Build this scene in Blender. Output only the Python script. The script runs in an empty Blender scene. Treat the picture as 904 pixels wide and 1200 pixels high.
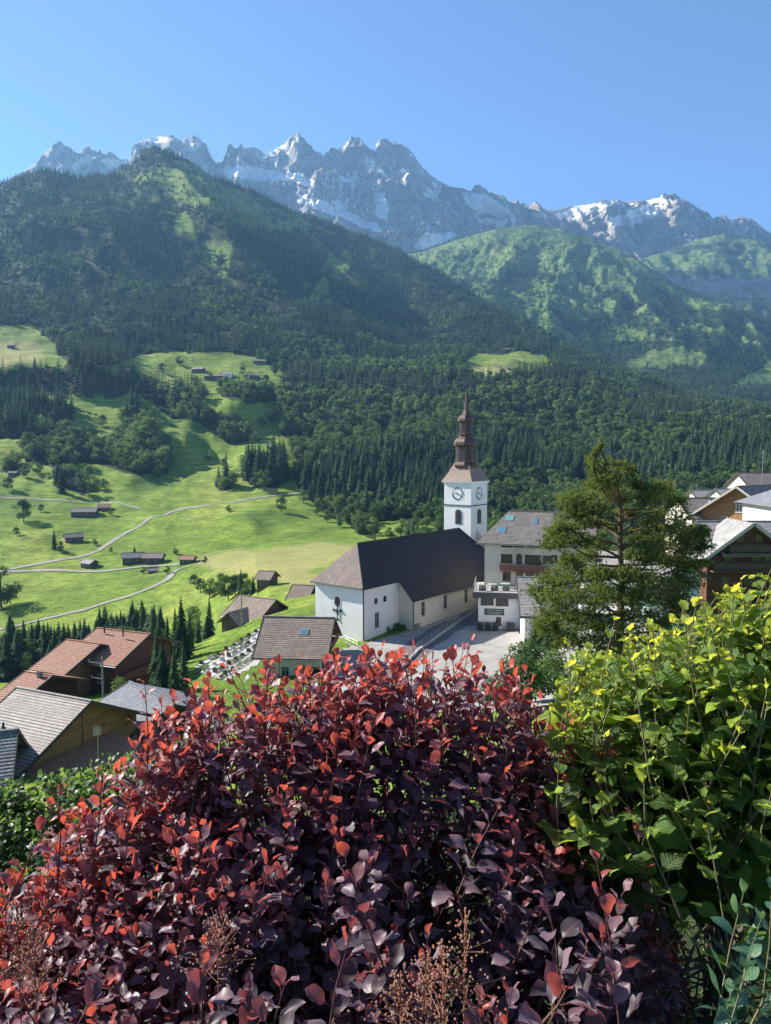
import bpy, math, random
import numpy as np
from mathutils import Vector, Matrix, noise as mnoise
from mathutils.bvhtree import BVHTree
R = math.radians
HAZE = 0.000066
random.seed(7)
rng = np.random.default_rng(7)
scene = bpy.context.scene
col = scene.collection

# ------------------------------------------------------------ camera, sky, sun
FPX, CX, CY = 870.0, 452.0, 600.0          # focal length and centre in pixels of the photograph
PITCH = math.atan(70 / FPX)
cd = bpy.data.cameras.new('camera'); cam = bpy.data.objects.new('camera', cd); col.objects.link(cam)
cd.sensor_fit = 'VERTICAL'; cd.sensor_height = 24; cd.lens = 24 * FPX / 1200
cd.clip_start = 0.05; cd.clip_end = 60000
cam.rotation_euler = (R(90) - PITCH, 0, 0); cam.location = (0, 0, 0)
scene.camera = cam
SUN_AZ, SUN_EL = R(-63), R(33)             # azimuth measured from +Y, negative = to the left
world = bpy.data.worlds.new('World'); scene.world = world; world.use_nodes = True
wn = world.node_tree; bgn = wn.nodes['Background']
sky = wn.nodes.new('ShaderNodeTexSky'); sky.sky_type = 'NISHITA'; sky.sun_disc = False
sky.sun_elevation = SUN_EL; sky.sun_rotation = SUN_AZ; sky.altitude = 3000
sky.air_density = 1.0; sky.dust_density = 0.0; sky.ozone_density = 5.5
wn.links.new(sky.outputs[0], bgn.inputs[0]); bgn.inputs[1].default_value = 0.083
sd = bpy.data.lights.new('sun', 'SUN'); sun = bpy.data.objects.new('sun', sd); col.objects.link(sun)
sd.energy = 5.0; sd.angle = R(0.53); sd.color = (1.0, 0.94, 0.85)
sdir = Vector((math.sin(SUN_AZ) * math.cos(SUN_EL), math.cos(SUN_AZ) * math.cos(SUN_EL), math.sin(SUN_EL)))
sun.rotation_euler = sdir.to_track_quat('Z', 'Y').to_euler()
scene.view_settings.view_transform = 'Standard'; scene.view_settings.look = 'None'
scene.view_settings.exposure = 1.42; scene.view_settings.gamma = 1
scene.view_settings.use_curve_mapping = False
scene.render.engine = 'CYCLES'
scene.cycles.max_bounces = 8; scene.cycles.transparent_max_bounces = 8
scene.cycles.volume_bounces = 0; scene.cycles.caustics_reflective = False; scene.cycles.caustics_refractive = False

# ------------------------------------------------------------ pixel <-> world helpers
cp, sp_ = math.cos(PITCH), math.sin(PITCH)
def ue(px, py):
    """direction of a photo pixel as (x/y, z/y)"""
    a = (np.asarray(px, float) - CX) / FPX; b = (CY - np.asarray(py, float)) / FPX
    dy = cp + sp_ * b; dz = -sp_ + cp * b
    return a / dy, dz / dy
def P(px, py, D):
    u, e = ue(px, py); return Vector((float(u) * D, D, float(e) * D))
def Pz(px, py, z):
    u, e = ue(px, py); D = z / float(e); return Vector((float(u) * D, D, z))
def proj(V):
    V = np.asarray(V, float); x, y, z = V[..., 0], V[..., 1], V[..., 2]
    f = y * cp - z * sp_; upc = y * sp_ + z * cp
    f = np.where(f < 1e-3, 1e-3, f)
    return CX + FPX * x / f, CY - FPX * upc / f

# ------------------------------------------------------------ noise
def _hash(ix, iy, iz, s):
    h = (ix * 374761393 + iy * 668265263 + iz * 2147483647 + s * 1274126177) & 0xffffffff
    h = ((h ^ (h >> 13)) * 1274126177) & 0xffffffff
    h = ((h ^ (h >> 16)) * 2246822519) & 0xffffffff
    return ((h ^ (h >> 15)) & 0xffff) / 65535.0
def vnoise(x, y, z=0, s=0):
    x = np.asarray(x, float); y = np.asarray(y, float) + 0 * x; z = np.asarray(z, float) + 0 * x
    ix = np.floor(x).astype(np.int64); iy = np.floor(y).astype(np.int64); iz = np.floor(z).astype(np.int64)
    fx, fy, fz = x - ix, y - iy, z - iz
    fx = fx * fx * (3 - 2 * fx); fy = fy * fy * (3 - 2 * fy); fz = fz * fz * (3 - 2 * fz)
    r = 0
    for a in (0, 1):
        for b in (0, 1):
            for c in (0, 1):
                w = (fx if a else 1 - fx) * (fy if b else 1 - fy) * (fz if c else 1 - fz)
                r = r + w * _hash(ix + a, iy + b, iz + c, s)
    return r * 2 - 1
def fbm(x, y, z=0, s=0, o=5, g=0.5):
    r = 0; a = 1; f = 1; t = 0
    for i in range(o):
        r = r + a * vnoise(x * f, np.asarray(y) * f, np.asarray(z) * f, s + i * 17); t += a; a *= g; f *= 2.03
    return r / t
def ridged(x, y, z=0, s=0, o=5, g=0.5):
    r = 0; a = 1; f = 1; t = 0
    for i in range(o):
        r = r + a * (1 - 2 * np.abs(vnoise(x * f, np.asarray(y) * f, np.asarray(z) * f, s + i * 31))); t += a; a *= g; f *= 2.03
    return r / t
def inpoly(x, y, poly):
    x = np.asarray(x, float); y = np.asarray(y, float); r = np.zeros(x.shape, bool)
    n = len(poly)
    for i in range(n):
        x1, y1 = poly[i]; x2, y2 = poly[(i + 1) % n]
        if y1 == y2: continue
        c = ((y1 > y) != (y2 > y)) & (x < (x2 - x1) * (y - y1) / (y2 - y1) + x1)
        r ^= c
    return r

# ------------------------------------------------------------ materials
def new_mat(name):
    m = bpy.data.materials.new(name); m.use_nodes = True
    nt = m.node_tree; b = nt.nodes['Principled BSDF']; return m, nt, b
def N(nt, t, **kw):
    n = nt.nodes.new(t)
    for k, v in kw.items():
        if k.startswith('i_'): n.inputs[k[2:].replace('_', ' ')].default_value = v
        else: setattr(n, k, v)
    return n
def L(nt, a, b): nt.links.new(a, b)
def ramp(nt, fac, stops, interp='LINEAR'):
    n = nt.nodes.new('ShaderNodeValToRGB'); cr = n.color_ramp; cr.interpolation = interp
    while len(cr.elements) < len(stops): cr.elements.new(0.5)
    for e, (p, c) in zip(cr.elements, stops):
        e.position = p; e.color = (c[0], c[1], c[2], 1)
    L(nt, fac, n.inputs[0]); return n.outputs[0]
def mixc(nt, f, a, b, mode='MIX'):
    n = nt.nodes.new('ShaderNodeMix'); n.data_type = 'RGBA'; n.blend_type = mode
    for i, v in ((0, f), (6, a), (7, b)):
        if hasattr(v, 'links') or isinstance(v, bpy.types.NodeSocket): L(nt, v, n.inputs[i])
        else: n.inputs[i].default_value = v if i == 0 else (v[0], v[1], v[2], 1)
    return n.outputs[2]
def mth(nt, op, a, b=0.0, c=None, clamp=False):
    n = nt.nodes.new('ShaderNodeMath'); n.operation = op; n.use_clamp = clamp
    for i, v in enumerate((a, b) if c is None else (a, b, c)):
        if isinstance(v, bpy.types.NodeSocket): L(nt, v, n.inputs[i])
        else: n.inputs[i].default_value = v
    return n.outputs[0]
def coords(nt, kind='Object', scale=(1, 1, 1), rot=(0, 0, 0)):
    t = nt.nodes.new('ShaderNodeTexCoord'); m = nt.nodes.new('ShaderNodeMapping')
    m.inputs['Scale'].default_value = scale; m.inputs['Rotation'].default_value = rot
    L(nt, t.outputs[kind], m.inputs[0]); return m.outputs[0]
def noi(nt, vec, scale, detail=4, rough=0.55, out=0):
    n = nt.nodes.new('ShaderNodeTexNoise'); n.inputs['Scale'].default_value = scale
    n.inputs['Detail'].default_value = detail; n.inputs['Roughness'].default_value = rough
    L(nt, vec, n.inputs['Vector']); return n.outputs[out]
def bump(nt, b, h, strength=0.3, dist=0.05):
    n = nt.nodes.new('ShaderNodeBump'); n.inputs['Strength'].default_value = strength
    n.inputs['Distance'].default_value = dist; L(nt, h, n.inputs['Height']); L(nt, n.outputs[0], b.inputs['Normal'])
    return n
def attr(nt, name, out='Fac'):
    n = nt.nodes.new('ShaderNodeAttribute'); n.attribute_name = name; return n.outputs[out]

def noisy(name, c1, c2, scale=2.0, rough=0.85, bmp=0.2, bscale=20, bd=0.02, spec=0.3, stretch=(1, 1, 1), dirt=0.0):
    m, nt, b = new_mat(name); v = coords(nt, scale=stretch)
    f = noi(nt, v, scale, 6, 0.6)
    c = ramp(nt, f, [(0.3, c1), (0.7, c2)])
    if dirt:
        f2 = noi(nt, v, scale * 0.31, 5, 0.7)
        c = mixc(nt, mth(nt, 'MULTIPLY', ramp(nt, f2, [(0.5, (0, 0, 0)), (0.75, (1, 1, 1))]), dirt), c, (0.12, 0.105, 0.085))
    L(nt, c, b.inputs['Base Color']); b.inputs['Roughness'].default_value = rough
    b.inputs['Specular IOR Level'].default_value = spec
    bump(nt, b, noi(nt, v, bscale, 5, 0.6), bmp, bd)
    return m
def planks(name, c1, c2, axis='z', pitch=0.16, rough=0.75):
    """boarding: thin dark joints every pitch metres along one axis"""
    m, nt, b = new_mat(name); v = coords(nt)
    sx = N(nt, 'ShaderNodeSeparateXYZ'); L(nt, v, sx.inputs[0])
    a = sx.outputs[{'x': 0, 'y': 1, 'z': 2}[axis]]
    if axis == 'x': a = mth(nt, 'ADD', sx.outputs[0], sx.outputs[1])
    t = mth(nt, 'DIVIDE', a, pitch)
    fr = mth(nt, 'FRACT', t); fl = mth(nt, 'FLOOR', t)
    wn_ = N(nt, 'ShaderNodeTexWhiteNoise'); wn_.noise_dimensions = '1D'; L(nt, fl, wn_.inputs['W'])
    st = (0.6, 0.6, 8) if axis == 'z' else (8, 8, 0.5)
    g = noi(nt, coords(nt, scale=st), 3, 6, 0.65)
    f = mth(nt, 'ADD', mth(nt, 'MULTIPLY', wn_.outputs[0], 0.35), mth(nt, 'MULTIPLY', g, 0.7))
    c = ramp(nt, f, [(0.25, c1), (0.8, c2)])
    j = mth(nt, 'GREATER_THAN', fr, 0.1)
    c = mixc(nt, j, (c1[0] * .35, c1[1] * .35, c1[2] * .35), c)
    L(nt, c, b.inputs['Base Color']); b.inputs['Roughness'].default_value = rough
    b.inputs['Specular IOR Level'].default_value = 0.25
    bump(nt, b, mth(nt, 'ADD', mth(nt, 'MULTIPLY', j, 0.6), mth(nt, 'MULTIPLY', g, 0.5)), 0.5, 0.02)
    return m
def tiles(name, c1, c2, mortar, w=0.33, h=0.33, rough=0.7, weather=None):
    m, nt, b = new_mat(name); v = coords(nt)
    br = N(nt, 'ShaderNodeTexBrick'); L(nt, v, br.inputs['Vector'])
    br.inputs['Scale'].default_value = 1.0; br.inputs['Brick Width'].default_value = w; br.inputs['Row Height'].default_value = h
    br.inputs['Mortar Size'].default_value = 0.025; br.inputs['Mortar Smooth'].default_value = 0.3; br.inputs['Bias'].default_value = 0.0
    br.inputs['Color1'].default_value = (*c1, 1); br.inputs['Color2'].default_value = (*c2, 1); br.inputs['Mortar'].default_value = (*mortar, 1)
    f = noi(nt, v, 0.5, 6, 0.7)
    c = mixc(nt, ramp(nt, f, [(0.35, (0.0, 0, 0)), (0.75, (.75, .75, .75))]), br.outputs['Color'], weather or tuple(x * .6 for x in c1))
    f3 = noi(nt, v, 9, 3, 0.6)
    c = mixc(nt, 0.5, c, ramp(nt, f3, [(0.3, (0.45, 0.45, 0.45)), (0.7, (1, 1, 1))]), 'MULTIPLY')
    L(nt, c, b.inputs['Base Color']); b.inputs['Roughness'].default_value = rough
    b.inputs['Specular IOR Level'].default_value = 0.35
    bump(nt, b, mth(nt, 'SUBTRACT', 1.0, br.outputs['Fac']), 0.6, 0.03)
    return m
def flat(name, c, rough=0.5, metal=0.0, spec=0.5):
    m, nt, b = new_mat(name); v = coords(nt)
    f = noi(nt, v, 6, 4, 0.6)
    L(nt, mixc(nt, f, tuple(x * 0.8 for x in c), tuple(min(1, x * 1.15) for x in c)), b.inputs['Base Color'])
    b.inputs['Roughness'].default_value = rough; b.inputs['Metallic'].default_value = metal
    b.inputs['Specular IOR Level'].default_value = spec
    return m

M = {}
M['plaster'] = noisy('white_plaster', (0.80, 0.78, 0.74), (0.87, 0.85, 0.82), 0.6, 0.9, 0.15, 14, 0.02, dirt=0.12)
M['cream'] = noisy('cream_plaster', (0.72, 0.65, 0.52), (0.80, 0.74, 0.62), 0.5, 0.9, 0.15, 14, 0.02, dirt=0.18)
M['cream_plain'] = noisy('pale_plaster', (0.62, 0.57, 0.45), (0.72, 0.67, 0.56), 0.5, 0.9, 0.15, 14, 0.02, dirt=0.35)
M['stone'] = noisy('grey_stone', (0.20, 0.19, 0.175), (0.36, 0.34, 0.31), 3, 0.9, 0.5, 8, 0.05)
M['darkwood'] = planks('dark_larch_boards', (0.035, 0.018, 0.012), (0.10, 0.052, 0.034))
M['redwood'] = planks('red_brown_boards', (0.085, 0.035, 0.022), (0.19, 0.085, 0.055))
M['wood'] = planks('honey_pine_boards', (0.26, 0.13, 0.055), (0.46, 0.26, 0.12))
M['oldwood'] = planks('weathered_boards', (0.08, 0.055, 0.04), (0.20, 0.14, 0.10))
M['balcony'] = planks('balcony_boards', (0.16, 0.07, 0.04), (0.30, 0.14, 0.08), 'x', 0.14)
M['slate'] = tiles('dark_slate', (0.036, 0.028, 0.026), (0.056, 0.043, 0.040), (0.020, 0.016, 0.016), 0.4, 0.3, 0.65, (0.035, 0.03, 0.032))
M['litslate'] = tiles('sunlit_slate', (0.26, 0.20, 0.17), (0.36, 0.285, 0.24), (0.09, 0.065, 0.06), 0.45, 0.35, 0.8, (0.14, 0.105, 0.09))  # slate of the main roof again, with sunlight put into the paler colour
M['shingle'] = tiles('grey_shingles', (0.26, 0.225, 0.19), (0.40, 0.355, 0.31), (0.09, 0.075, 0.065), 0.4, 0.35, 0.85, (0.15, 0.13, 0.115))
M['paleshingle'] = tiles('pale_stone_slabs', (0.33, 0.315, 0.29), (0.50, 0.48, 0.45), (0.12, 0.11, 0.10), 0.55, 0.45, 0.85, (0.25, 0.235, 0.215))
M['greytile'] = tiles('grey_concrete_tiles', (0.48, 0.42, 0.36), (0.62, 0.55, 0.48), (0.12, 0.08, 0.07), 0.33, 0.34, 0.75, (0.27, 0.24, 0.21))
M['bluetile'] = tiles('blue_grey_tiles', (0.20, 0.205, 0.22), (0.34, 0.345, 0.36), (0.05, 0.05, 0.055), 0.33, 0.34, 0.5, (0.16, 0.16, 0.17))
M['redtile'] = tiles('terracotta_tiles', (0.40, 0.18, 0.11), (0.55, 0.29, 0.19), (0.16, 0.07, 0.045), 0.33, 0.34, 0.75, (0.34, 0.19, 0.13))
M['browntile'] = tiles('brown_tiles', (0.36, 0.275, 0.21), (0.52, 0.42, 0.33), (0.09, 0.065, 0.05), 0.33, 0.34, 0.8, (0.20, 0.155, 0.125))
M['copper'] = noisy('brown_copper_shingles', (0.045, 0.022, 0.016), (0.12, 0.058, 0.04), 3, 0.5, 0.5, 18, 0.04, 0.5, stretch=(1, 1, 2.5))
M['lightcopper'] = noisy('weathered_copper_skirt', (0.17, 0.105, 0.075), (0.30, 0.205, 0.15), 2.5, 0.6, 0.4, 20, 0.03, 0.4)
M['glass'] = flat('dark_window_glass', (0.02, 0.025, 0.03), 0.12, 0, 0.8)
M['glassblue'] = flat('skylight_glass', (0.10, 0.22, 0.30), 0.12, 0, 0.9)
M['skygreen'] = flat('skylight_greenish_glass', (0.12, 0.38, 0.33), 0.15, 0, 0.9)
M['frame'] = flat('white_window_frame', (0.6, 0.59, 0.56), 0.6)
M['brownframe'] = flat('brown_window_frame', (0.12, 0.06, 0.04), 0.6)
M['black'] = flat('black_iron', (0.015, 0.015, 0.018), 0.5)
M['darkgrey'] = flat('dark_grey_paint', (0.05, 0.055, 0.06), 0.5)
M['gutter'] = flat('zinc_gutter', (0.25, 0.26, 0.27), 0.45, 0.6)
M['metal'] = flat('galvanised_steel', (0.42, 0.43, 0.44), 0.45, 0.5)
M['verge'] = flat('pale_verge_board', (0.42, 0.39, 0.34), 0.7)
M['darkverge'] = flat('dark_verge_board', (0.05, 0.042, 0.038), 0.7)
M['concrete'] = noisy('concrete', (0.34, 0.33, 0.31), (0.48, 0.47, 0.44), 1.2, 0.9, 0.2, 20, 0.02, dirt=0.25)
M['asphalt'] = noisy('asphalt', (0.11, 0.11, 0.11), (0.16, 0.158, 0.155), 0.7, 0.9, 0.25, 30, 0.02)
M['paving'] = noisy('pale_paving', (0.27, 0.26, 0.235), (0.37, 0.355, 0.325), 0.5, 0.9, 0.2, 22, 0.02, dirt=0.3)
M['track'] = noisy('gravel_track', (0.20, 0.185, 0.15), (0.33, 0.31, 0.26), 0.2, 0.95, 0.2, 3, 0.05)
M['signgreen'] = flat('dark_green_sign_board', (0.03, 0.075, 0.07), 0.5)
M['green_plastic'] = flat('dark_bin_plastic', (0.02, 0.035, 0.035), 0.4)
M['bark'] = noisy('grey_brown_bark', (0.06, 0.045, 0.036), (0.16, 0.125, 0.10), 12, 0.9, 0.7, 30, 0.03, stretch=(1, 1, .3))
M['pinebark'] = noisy('pine_bark', (0.085, 0.05, 0.032), (0.22, 0.13, 0.085), 4, 0.9, 0.8, 12, 0.05, stretch=(1, 1, .3))
M['deadtwig'] = noisy('grey_dead_twig', (0.16, 0.15, 0.14), (0.30, 0.28, 0.26), 8, 0.9, 0.5, 30, 0.01)
M['marble'] = noisy('grave_stone', (0.45, 0.44, 0.43), (0.68, 0.67, 0.66), 3, 0.6, 0.1, 20, 0.01)
M['darkstone'] = noisy('dark_grave_stone', (0.06, 0.06, 0.065), (0.14, 0.14, 0.145), 3, 0.5, 0.1, 20, 0.01)

def foliage_mat(name, c1, c2, c3, trans=0.3, rough=0.55, nscale=0.35, spec=0.2):
    """leaf or needle surface: colour varies per tree and by patches; part of the light passes through"""
    m, nt, b = new_mat(name)
    oi = N(nt, 'ShaderNodeObjectInfo'); v = coords(nt)
    f = noi(nt, v, nscale, 4, 0.6)
    r = mth(nt, 'ADD', mth(nt, 'MULTIPLY', oi.outputs['Random'], 0.55), mth(nt, 'MULTIPLY', f, 0.6))
    c = ramp(nt, r, [(0.2, c1), (0.55, c2), (0.9, c3)])
    L(nt, c, b.inputs['Base Color']); b.inputs['Roughness'].default_value = rough; b.inputs['Specular IOR Level'].default_value = spec
    tr = N(nt, 'ShaderNodeBsdfTranslucent'); L(nt, mixc(nt, 1.0, c, (1.5, 1.6, .8), 'MULTIPLY'), tr.inputs[0])
    mx = N(nt, 'ShaderNodeMixShader'); mx.inputs[0].default_value = trans
    L(nt, b.outputs[0], mx.inputs[1]); L(nt, tr.outputs[0], mx.inputs[2])
    L(nt, mx.outputs[0], nt.nodes['Material Output'].inputs[0])
    return m
M['conifer'] = foliage_mat('spruce_needles', (0.024, 0.048, 0.028), (0.046, 0.084, 0.044), (0.088, 0.135, 0.060), 0.25, rough=.9, spec=.04)
M['decid'] = foliage_mat('broadleaf_foliage', (0.042, 0.080, 0.036), (0.085, 0.140, 0.055), (0.16, 0.22, 0.08), 0.36, rough=.8, spec=.1)
M['pine'] = foliage_mat('pine_needles', (0.085, 0.110, 0.038), (0.18, 0.21, 0.062), (0.32, 0.33, 0.095), 0.45, nscale=0.7)
M['bushgreen'] = foliage_mat('light_shrub_leaves', (0.07, 0.13, 0.03), (0.11, 0.19, 0.045), (0.17, 0.26, 0.06), 0.35)

# ------------------------------------------------------------ objects and tags
def tag(o, label=None, cat=None, group=None, kind=None):
    if label: o['label'] = label
    if cat: o['category'] = cat
    if group: o['group'] = group
    if kind: o['kind'] = kind
    return o
def empty(name, loc, rz=0, **kw):
    o = bpy.data.objects.new(name, None); col.objects.link(o); o.location = loc; o.rotation_euler = (0, 0, rz)
    o.empty_display_size = 0.5
    return tag(o, **kw)
def np_mesh(name, V, F, mats, smooth=False, attrs=None, midx=None):
    """V (n,3); F list of faces or an (m,k) array"""
    me = bpy.data.meshes.new(name)
    V = np.ascontiguousarray(V, np.float32)
    if isinstance(F, np.ndarray):
        k = F.shape[1]; nf = F.shape[0]; flat_ = F.astype(np.int32).ravel()
        starts = np.arange(0, nf * k, k, dtype=np.int32)
    else:
        nf = len(F); ln = np.array([len(f) for f in F], np.int32)
        starts = np.concatenate(([0], np.cumsum(ln)[:-1])).astype(np.int32)
        flat_ = np.array([i for f in F for i in f], np.int32)
    me.vertices.add(len(V)); me.vertices.foreach_set('co', V.ravel())
    me.loops.add(len(flat_)); me.loops.foreach_set('vertex_index', flat_)
    me.polygons.add(nf); me.polygons.foreach_set('loop_start', starts)
    if midx is not None: me.polygons.foreach_set('material_index', np.asarray(midx, np.int32))
    me.polygons.foreach_set('use_smooth', np.full(nf, smooth, bool))
    me.update(calc_edges=True); me.validate()
    for m in (mats if isinstance(mats, (list, tuple)) else [mats]): me.materials.append(m)
    for k, (typ, data) in (attrs or {}).items():
        a = me.attributes.new(k, typ, 'POINT')
        a.data.foreach_set('vector' if typ == 'FLOAT_VECTOR' else 'value', np.ascontiguousarray(data, np.float32).ravel())
    return me
def link(name, me, parent=None):
    o = bpy.data.objects.new(name, me); col.objects.link(o)
    if parent: o.parent = parent
    return o
class MB:
    def __init__(s): s.v = []; s.f = []; s.m = []; s.mi = 0
    def add(s, V, F):
        b = len(s.v); s.v.extend([tuple(v) for v in V]); s.f.extend([tuple(i + b for i in f) for f in F]); s.m.extend([s.mi] * len(F))
    def box(s, x0, x1, y0, y1, z0, z1):
        V = [(x0, y0, z0), (x1, y0, z0), (x1, y1, z0), (x0, y1, z0), (x0, y0, z1), (x1, y0, z1), (x1, y1, z1), (x0, y1, z1)]
        s.add(V, [(0, 3, 2, 1), (4, 5, 6, 7), (0, 1, 5, 4), (1, 2, 6, 5), (2, 3, 7, 6), (3, 0, 4, 7)])
    def bar(s, a, b, w, h=None):
        """square bar between two points"""
        a = Vector(a); b = Vector(b); d = (b - a).normalized(); h = h or w
        up = Vector((0, 0, 1)) if abs(d.z) < 0.95 else Vector((0, 1, 0))
        x = d.cross(up).normalized() * w / 2; y = x.cross(d).normalized() * h / 2
        V = [a - x - y, a + x - y, a + x + y, a - x + y, b - x - y, b + x - y, b + x + y, b - x + y]
        s.add(V, [(0, 3, 2, 1), (4, 5, 6, 7), (0, 1, 5, 4), (1, 2, 6, 5), (2, 3, 7, 6), (3, 0, 4, 7)])
    def tube(s, pts, rad, n=6):
        pts = [Vector(p) for p in pts]; V = []; F = []
        ref = Vector((0.31, 0.77, 0.2)).normalized()
        for i, p in enumerate(pts):
            d = (pts[min(i + 1, len(pts) - 1)] - pts[max(i - 1, 0)]).normalized()
            a = d.cross(ref)
            if a.length < 0.1: a = d.cross(Vector((1, 0, 0)))
            a.normalize(); b = d.cross(a); r = rad[i] if hasattr(rad, '__len__') else rad
            for k in range(n):
                t = 2 * math.pi * k / n; V.append(p + (a * math.cos(t) + b * math.sin(t)) * r)
        for i in range(len(pts) - 1):
            for k in range(n):
                k2 = (k + 1) % n; F.append((i * n + k, i * n + k2, (i + 1) * n + k2, (i + 1) * n + k))
        F.append(tuple(range(n - 1, -1, -1))); F.append(tuple(range((len(pts) - 1) * n, len(pts) * n)))
        s.add(V, F)
    def lathe(s, prof, n=8, rot=0.0, c=(0, 0), sq=None):
        """profile of (radius, z)"""
        V = []; F = []
        for (r, z) in prof:
            for k in range(n):
                t = rot + 2 * math.pi * k / n; V.append((c[0] + r * math.cos(t), c[1] + r * math.sin(t), z))
        for i in range(len(prof) - 1):
            for k in range(n):
                k2 = (k + 1) % n; F.append((i * n + k, i * n + k2, (i + 1) * n + k2, (i + 1) * n + k))
        F.append(tuple(range(n - 1, -1, -1))); F.append(tuple(range((len(prof) - 1) * n, len(prof) * n)))
        s.add(V, F)
    def build(s, name, mat, parent=None, smooth=False, **kw):
        me = np_mesh(name, np.array(s.v, np.float32).reshape(-1, 3), s.f, mat, smooth, midx=s.m)
        o = link(name, me, parent); return tag(o, **kw)
# ============================================================ TERRAIN
US = np.concatenate([np.linspace(-1.35, -0.62, 45)[:-1], np.linspace(-0.62, 0.60, 520), np.linspace(0.60, 1.35, 45)[1:]])
def tr(pts):
    """traced level: (px, py, D) -> functions of u giving Y and z"""
    p = np.array(pts, float); u, e = ue(p[:, 0], p[:, 1]); o = np.argsort(u)
    Y = np.interp(US, u[o], p[o, 2]); E = np.interp(US, u[o], e[o]); return Y, E * Y
def zl(D, pts):
    """level at a fixed distance from (px, z)"""
    p = np.array(pts, float); u = (p[:, 0] - CX) / FPX
    return np.full_like(US, D), np.interp(US, u, p[:, 1])
ridge1 = [(-700, 262, 2300), (-250, 236, 2400), (-100, 219, 2400), (0, 209, 2400), (30, 203, 2420), (50, 199, 2450), (90, 206, 2480), (130, 203, 2520), (155, 195, 2560),
          (170, 186, 2600), (190, 183, 2620), (215, 188, 2640), (250, 200, 2660), (300, 219, 2700), (350, 242, 2700), (400, 266, 2700), (450, 288, 2650),
          (500, 311, 2500), (540, 340, 2400), (570, 360, 2300), (600, 379, 2200), (640, 402, 2000), (700, 430, 1800), (760, 452, 1700), (830, 471, 1600),
          (904, 484, 1500), (1200, 500, 1500), (1600, 505, 1500)]
r1Y, r1Z = tr(ridge1)
levels = [
    (zl(-45, [(0, 9), (900, 9)]), 5), (zl(-5, [(0, -1.4), (900, -1.4)]), 5), (zl(1.2, [(0, -1.75), (900, -1.75)]), 4),
    (zl(3.2, [(0, -2.6), (900, -2.2)]), 8), (zl(12, [(0, -7.5), (450, -7.0), (904, -5.5)]), 14),
    (zl(40, [(0, -20), (450, -18), (904, -13)]), 14),
    (zl(70, [(0, -31), (200, -30), (450, -27), (700, -24), (904, -17), (1200, -12)]), 14),
    (zl(100, [(0, -35), (200, -33), (300, -31.5), (425, -31), (600, -30.3), (700, -28), (800, -23), (904, -20), (1200, -15)]), 24),
    (zl(150, [(-300, -55), (0, -50), (200, -41), (300, -33.5), (370, -31), (450, -30), (600, -30), (700, -28), (800, -24), (904, -20), (1200, -16)]), 16),
    (zl(185, [(-300, -66), (0, -63), (200, -53), (300, -40), (340, -36), (370, -35), (450, -36), (600, -38), (904, -30), (1200, -24)]), 16),
    (tr([(-700, 800, 240), (0, 792, 240), (100, 790, 240), (200, 775, 240), (250, 735, 240), (315, 685, 240), (370, 682, 240), (450, 676, 240), (600, 680, 240), (904, 660, 240), (1500, 640, 240)]), 22),
    (tr([(-700, 745, 330), (0, 735, 330), (100, 722, 330), (200, 697, 330), (300, 663, 330), (400, 657, 330), (500, 655, 330), (904, 640, 330), (1500, 620, 330)]), 26),
    (tr([(-700, 680, 420), (0, 675, 420), (100, 669, 420), (200, 663, 420), (300, 646, 420), (400, 640, 420), (500, 632, 420), (600, 625, 420), (904, 600, 420), (1500, 590, 420)]), 34),
    (tr([(-700, 612, 550), (0, 606, 550), (200, 603, 550), (400, 600, 550), (600, 595, 550), (750, 578, 550), (904, 560, 550), (1500, 555, 550)]), 52),
    (tr([(-700, 515, 820), (0, 507, 820), (200, 505, 820), (500, 505, 820), (700, 507, 820), (904, 515, 800), (1500, 520, 800)]), 44),
    (tr([(-700, 445, 1080), (0, 434, 1080), (200, 432, 1080), (400, 440, 1080), (600, 452, 1080), (750, 470, 1080), (904, 490, 1050), (1500, 505, 1050)]), 30),
    (tr([(-700, 400, 1250), (0, 384, 1250), (100, 396, 1250), (200, 409, 1250), (300, 413, 1250), (400, 422, 1250), (500, 425, 1250), (600, 420, 1350), (700, 440, 1350), (800, 474, 1300), (904, 488, 1250), (1500, 503, 1250)]), 40),
    (tr([(-700, 340, 1700), (0, 322, 1700), (200, 341, 1700), (300, 348, 1700), (400, 357, 1750), (500, 378, 1750), (600, 402, 1700), (700, 433, 1600), (800, 466, 1450), (904, 486, 1380), (1500, 502, 1380)]), 60),
    ((r1Y, r1Z), 6), ((r1Y * 1.06, r1Z - 40), 5), ((r1Y * 1.4, r1Z - 420), 0)]
def make_sheet(levels, smooth_=5):
    Ys, Zs, K = [], [], []
    for i in range(len(levels) - 1):
        (a, n), (b, _) = levels[i], levels[i + 1]
        for j in range(n):
            t = j / n; Ys.append(a[0] * (1 - t) + b[0] * t); Zs.append(a[1] * (1 - t) + b[1] * t); K.append(i + t)
    Ys.append(levels[-1][0][0]); Zs.append(levels[-1][0][1]); K.append(len(levels) - 1)
    Y = np.array(Ys); Z = np.array(Zs); K = np.array(K)
    for _ in range(smooth_):
        Z[1:-1] = Z[1:-1] * .5 + (Z[:-2] + Z[2:]) * .25
        Y[1:-1] = Y[1:-1] * .5 + (Y[:-2] + Y[2:]) * .25
    return Y, Z, K
def grid_faces(nr, nc):
    i = np.arange(nr - 1)[:, None] * nc + np.arange(nc - 1)[None]
    return np.stack([i, i + 1, i + nc + 1, i + nc], -1).reshape(-1, 4)

Y1, Z1, K1 = make_sheet(levels)
X1 = US[None] * np.maximum(Y1, 40)
def sst(a, b, x): t = np.clip((x - a) / (b - a), 0, 1); return t * t * (3 - 2 * t)
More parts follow.
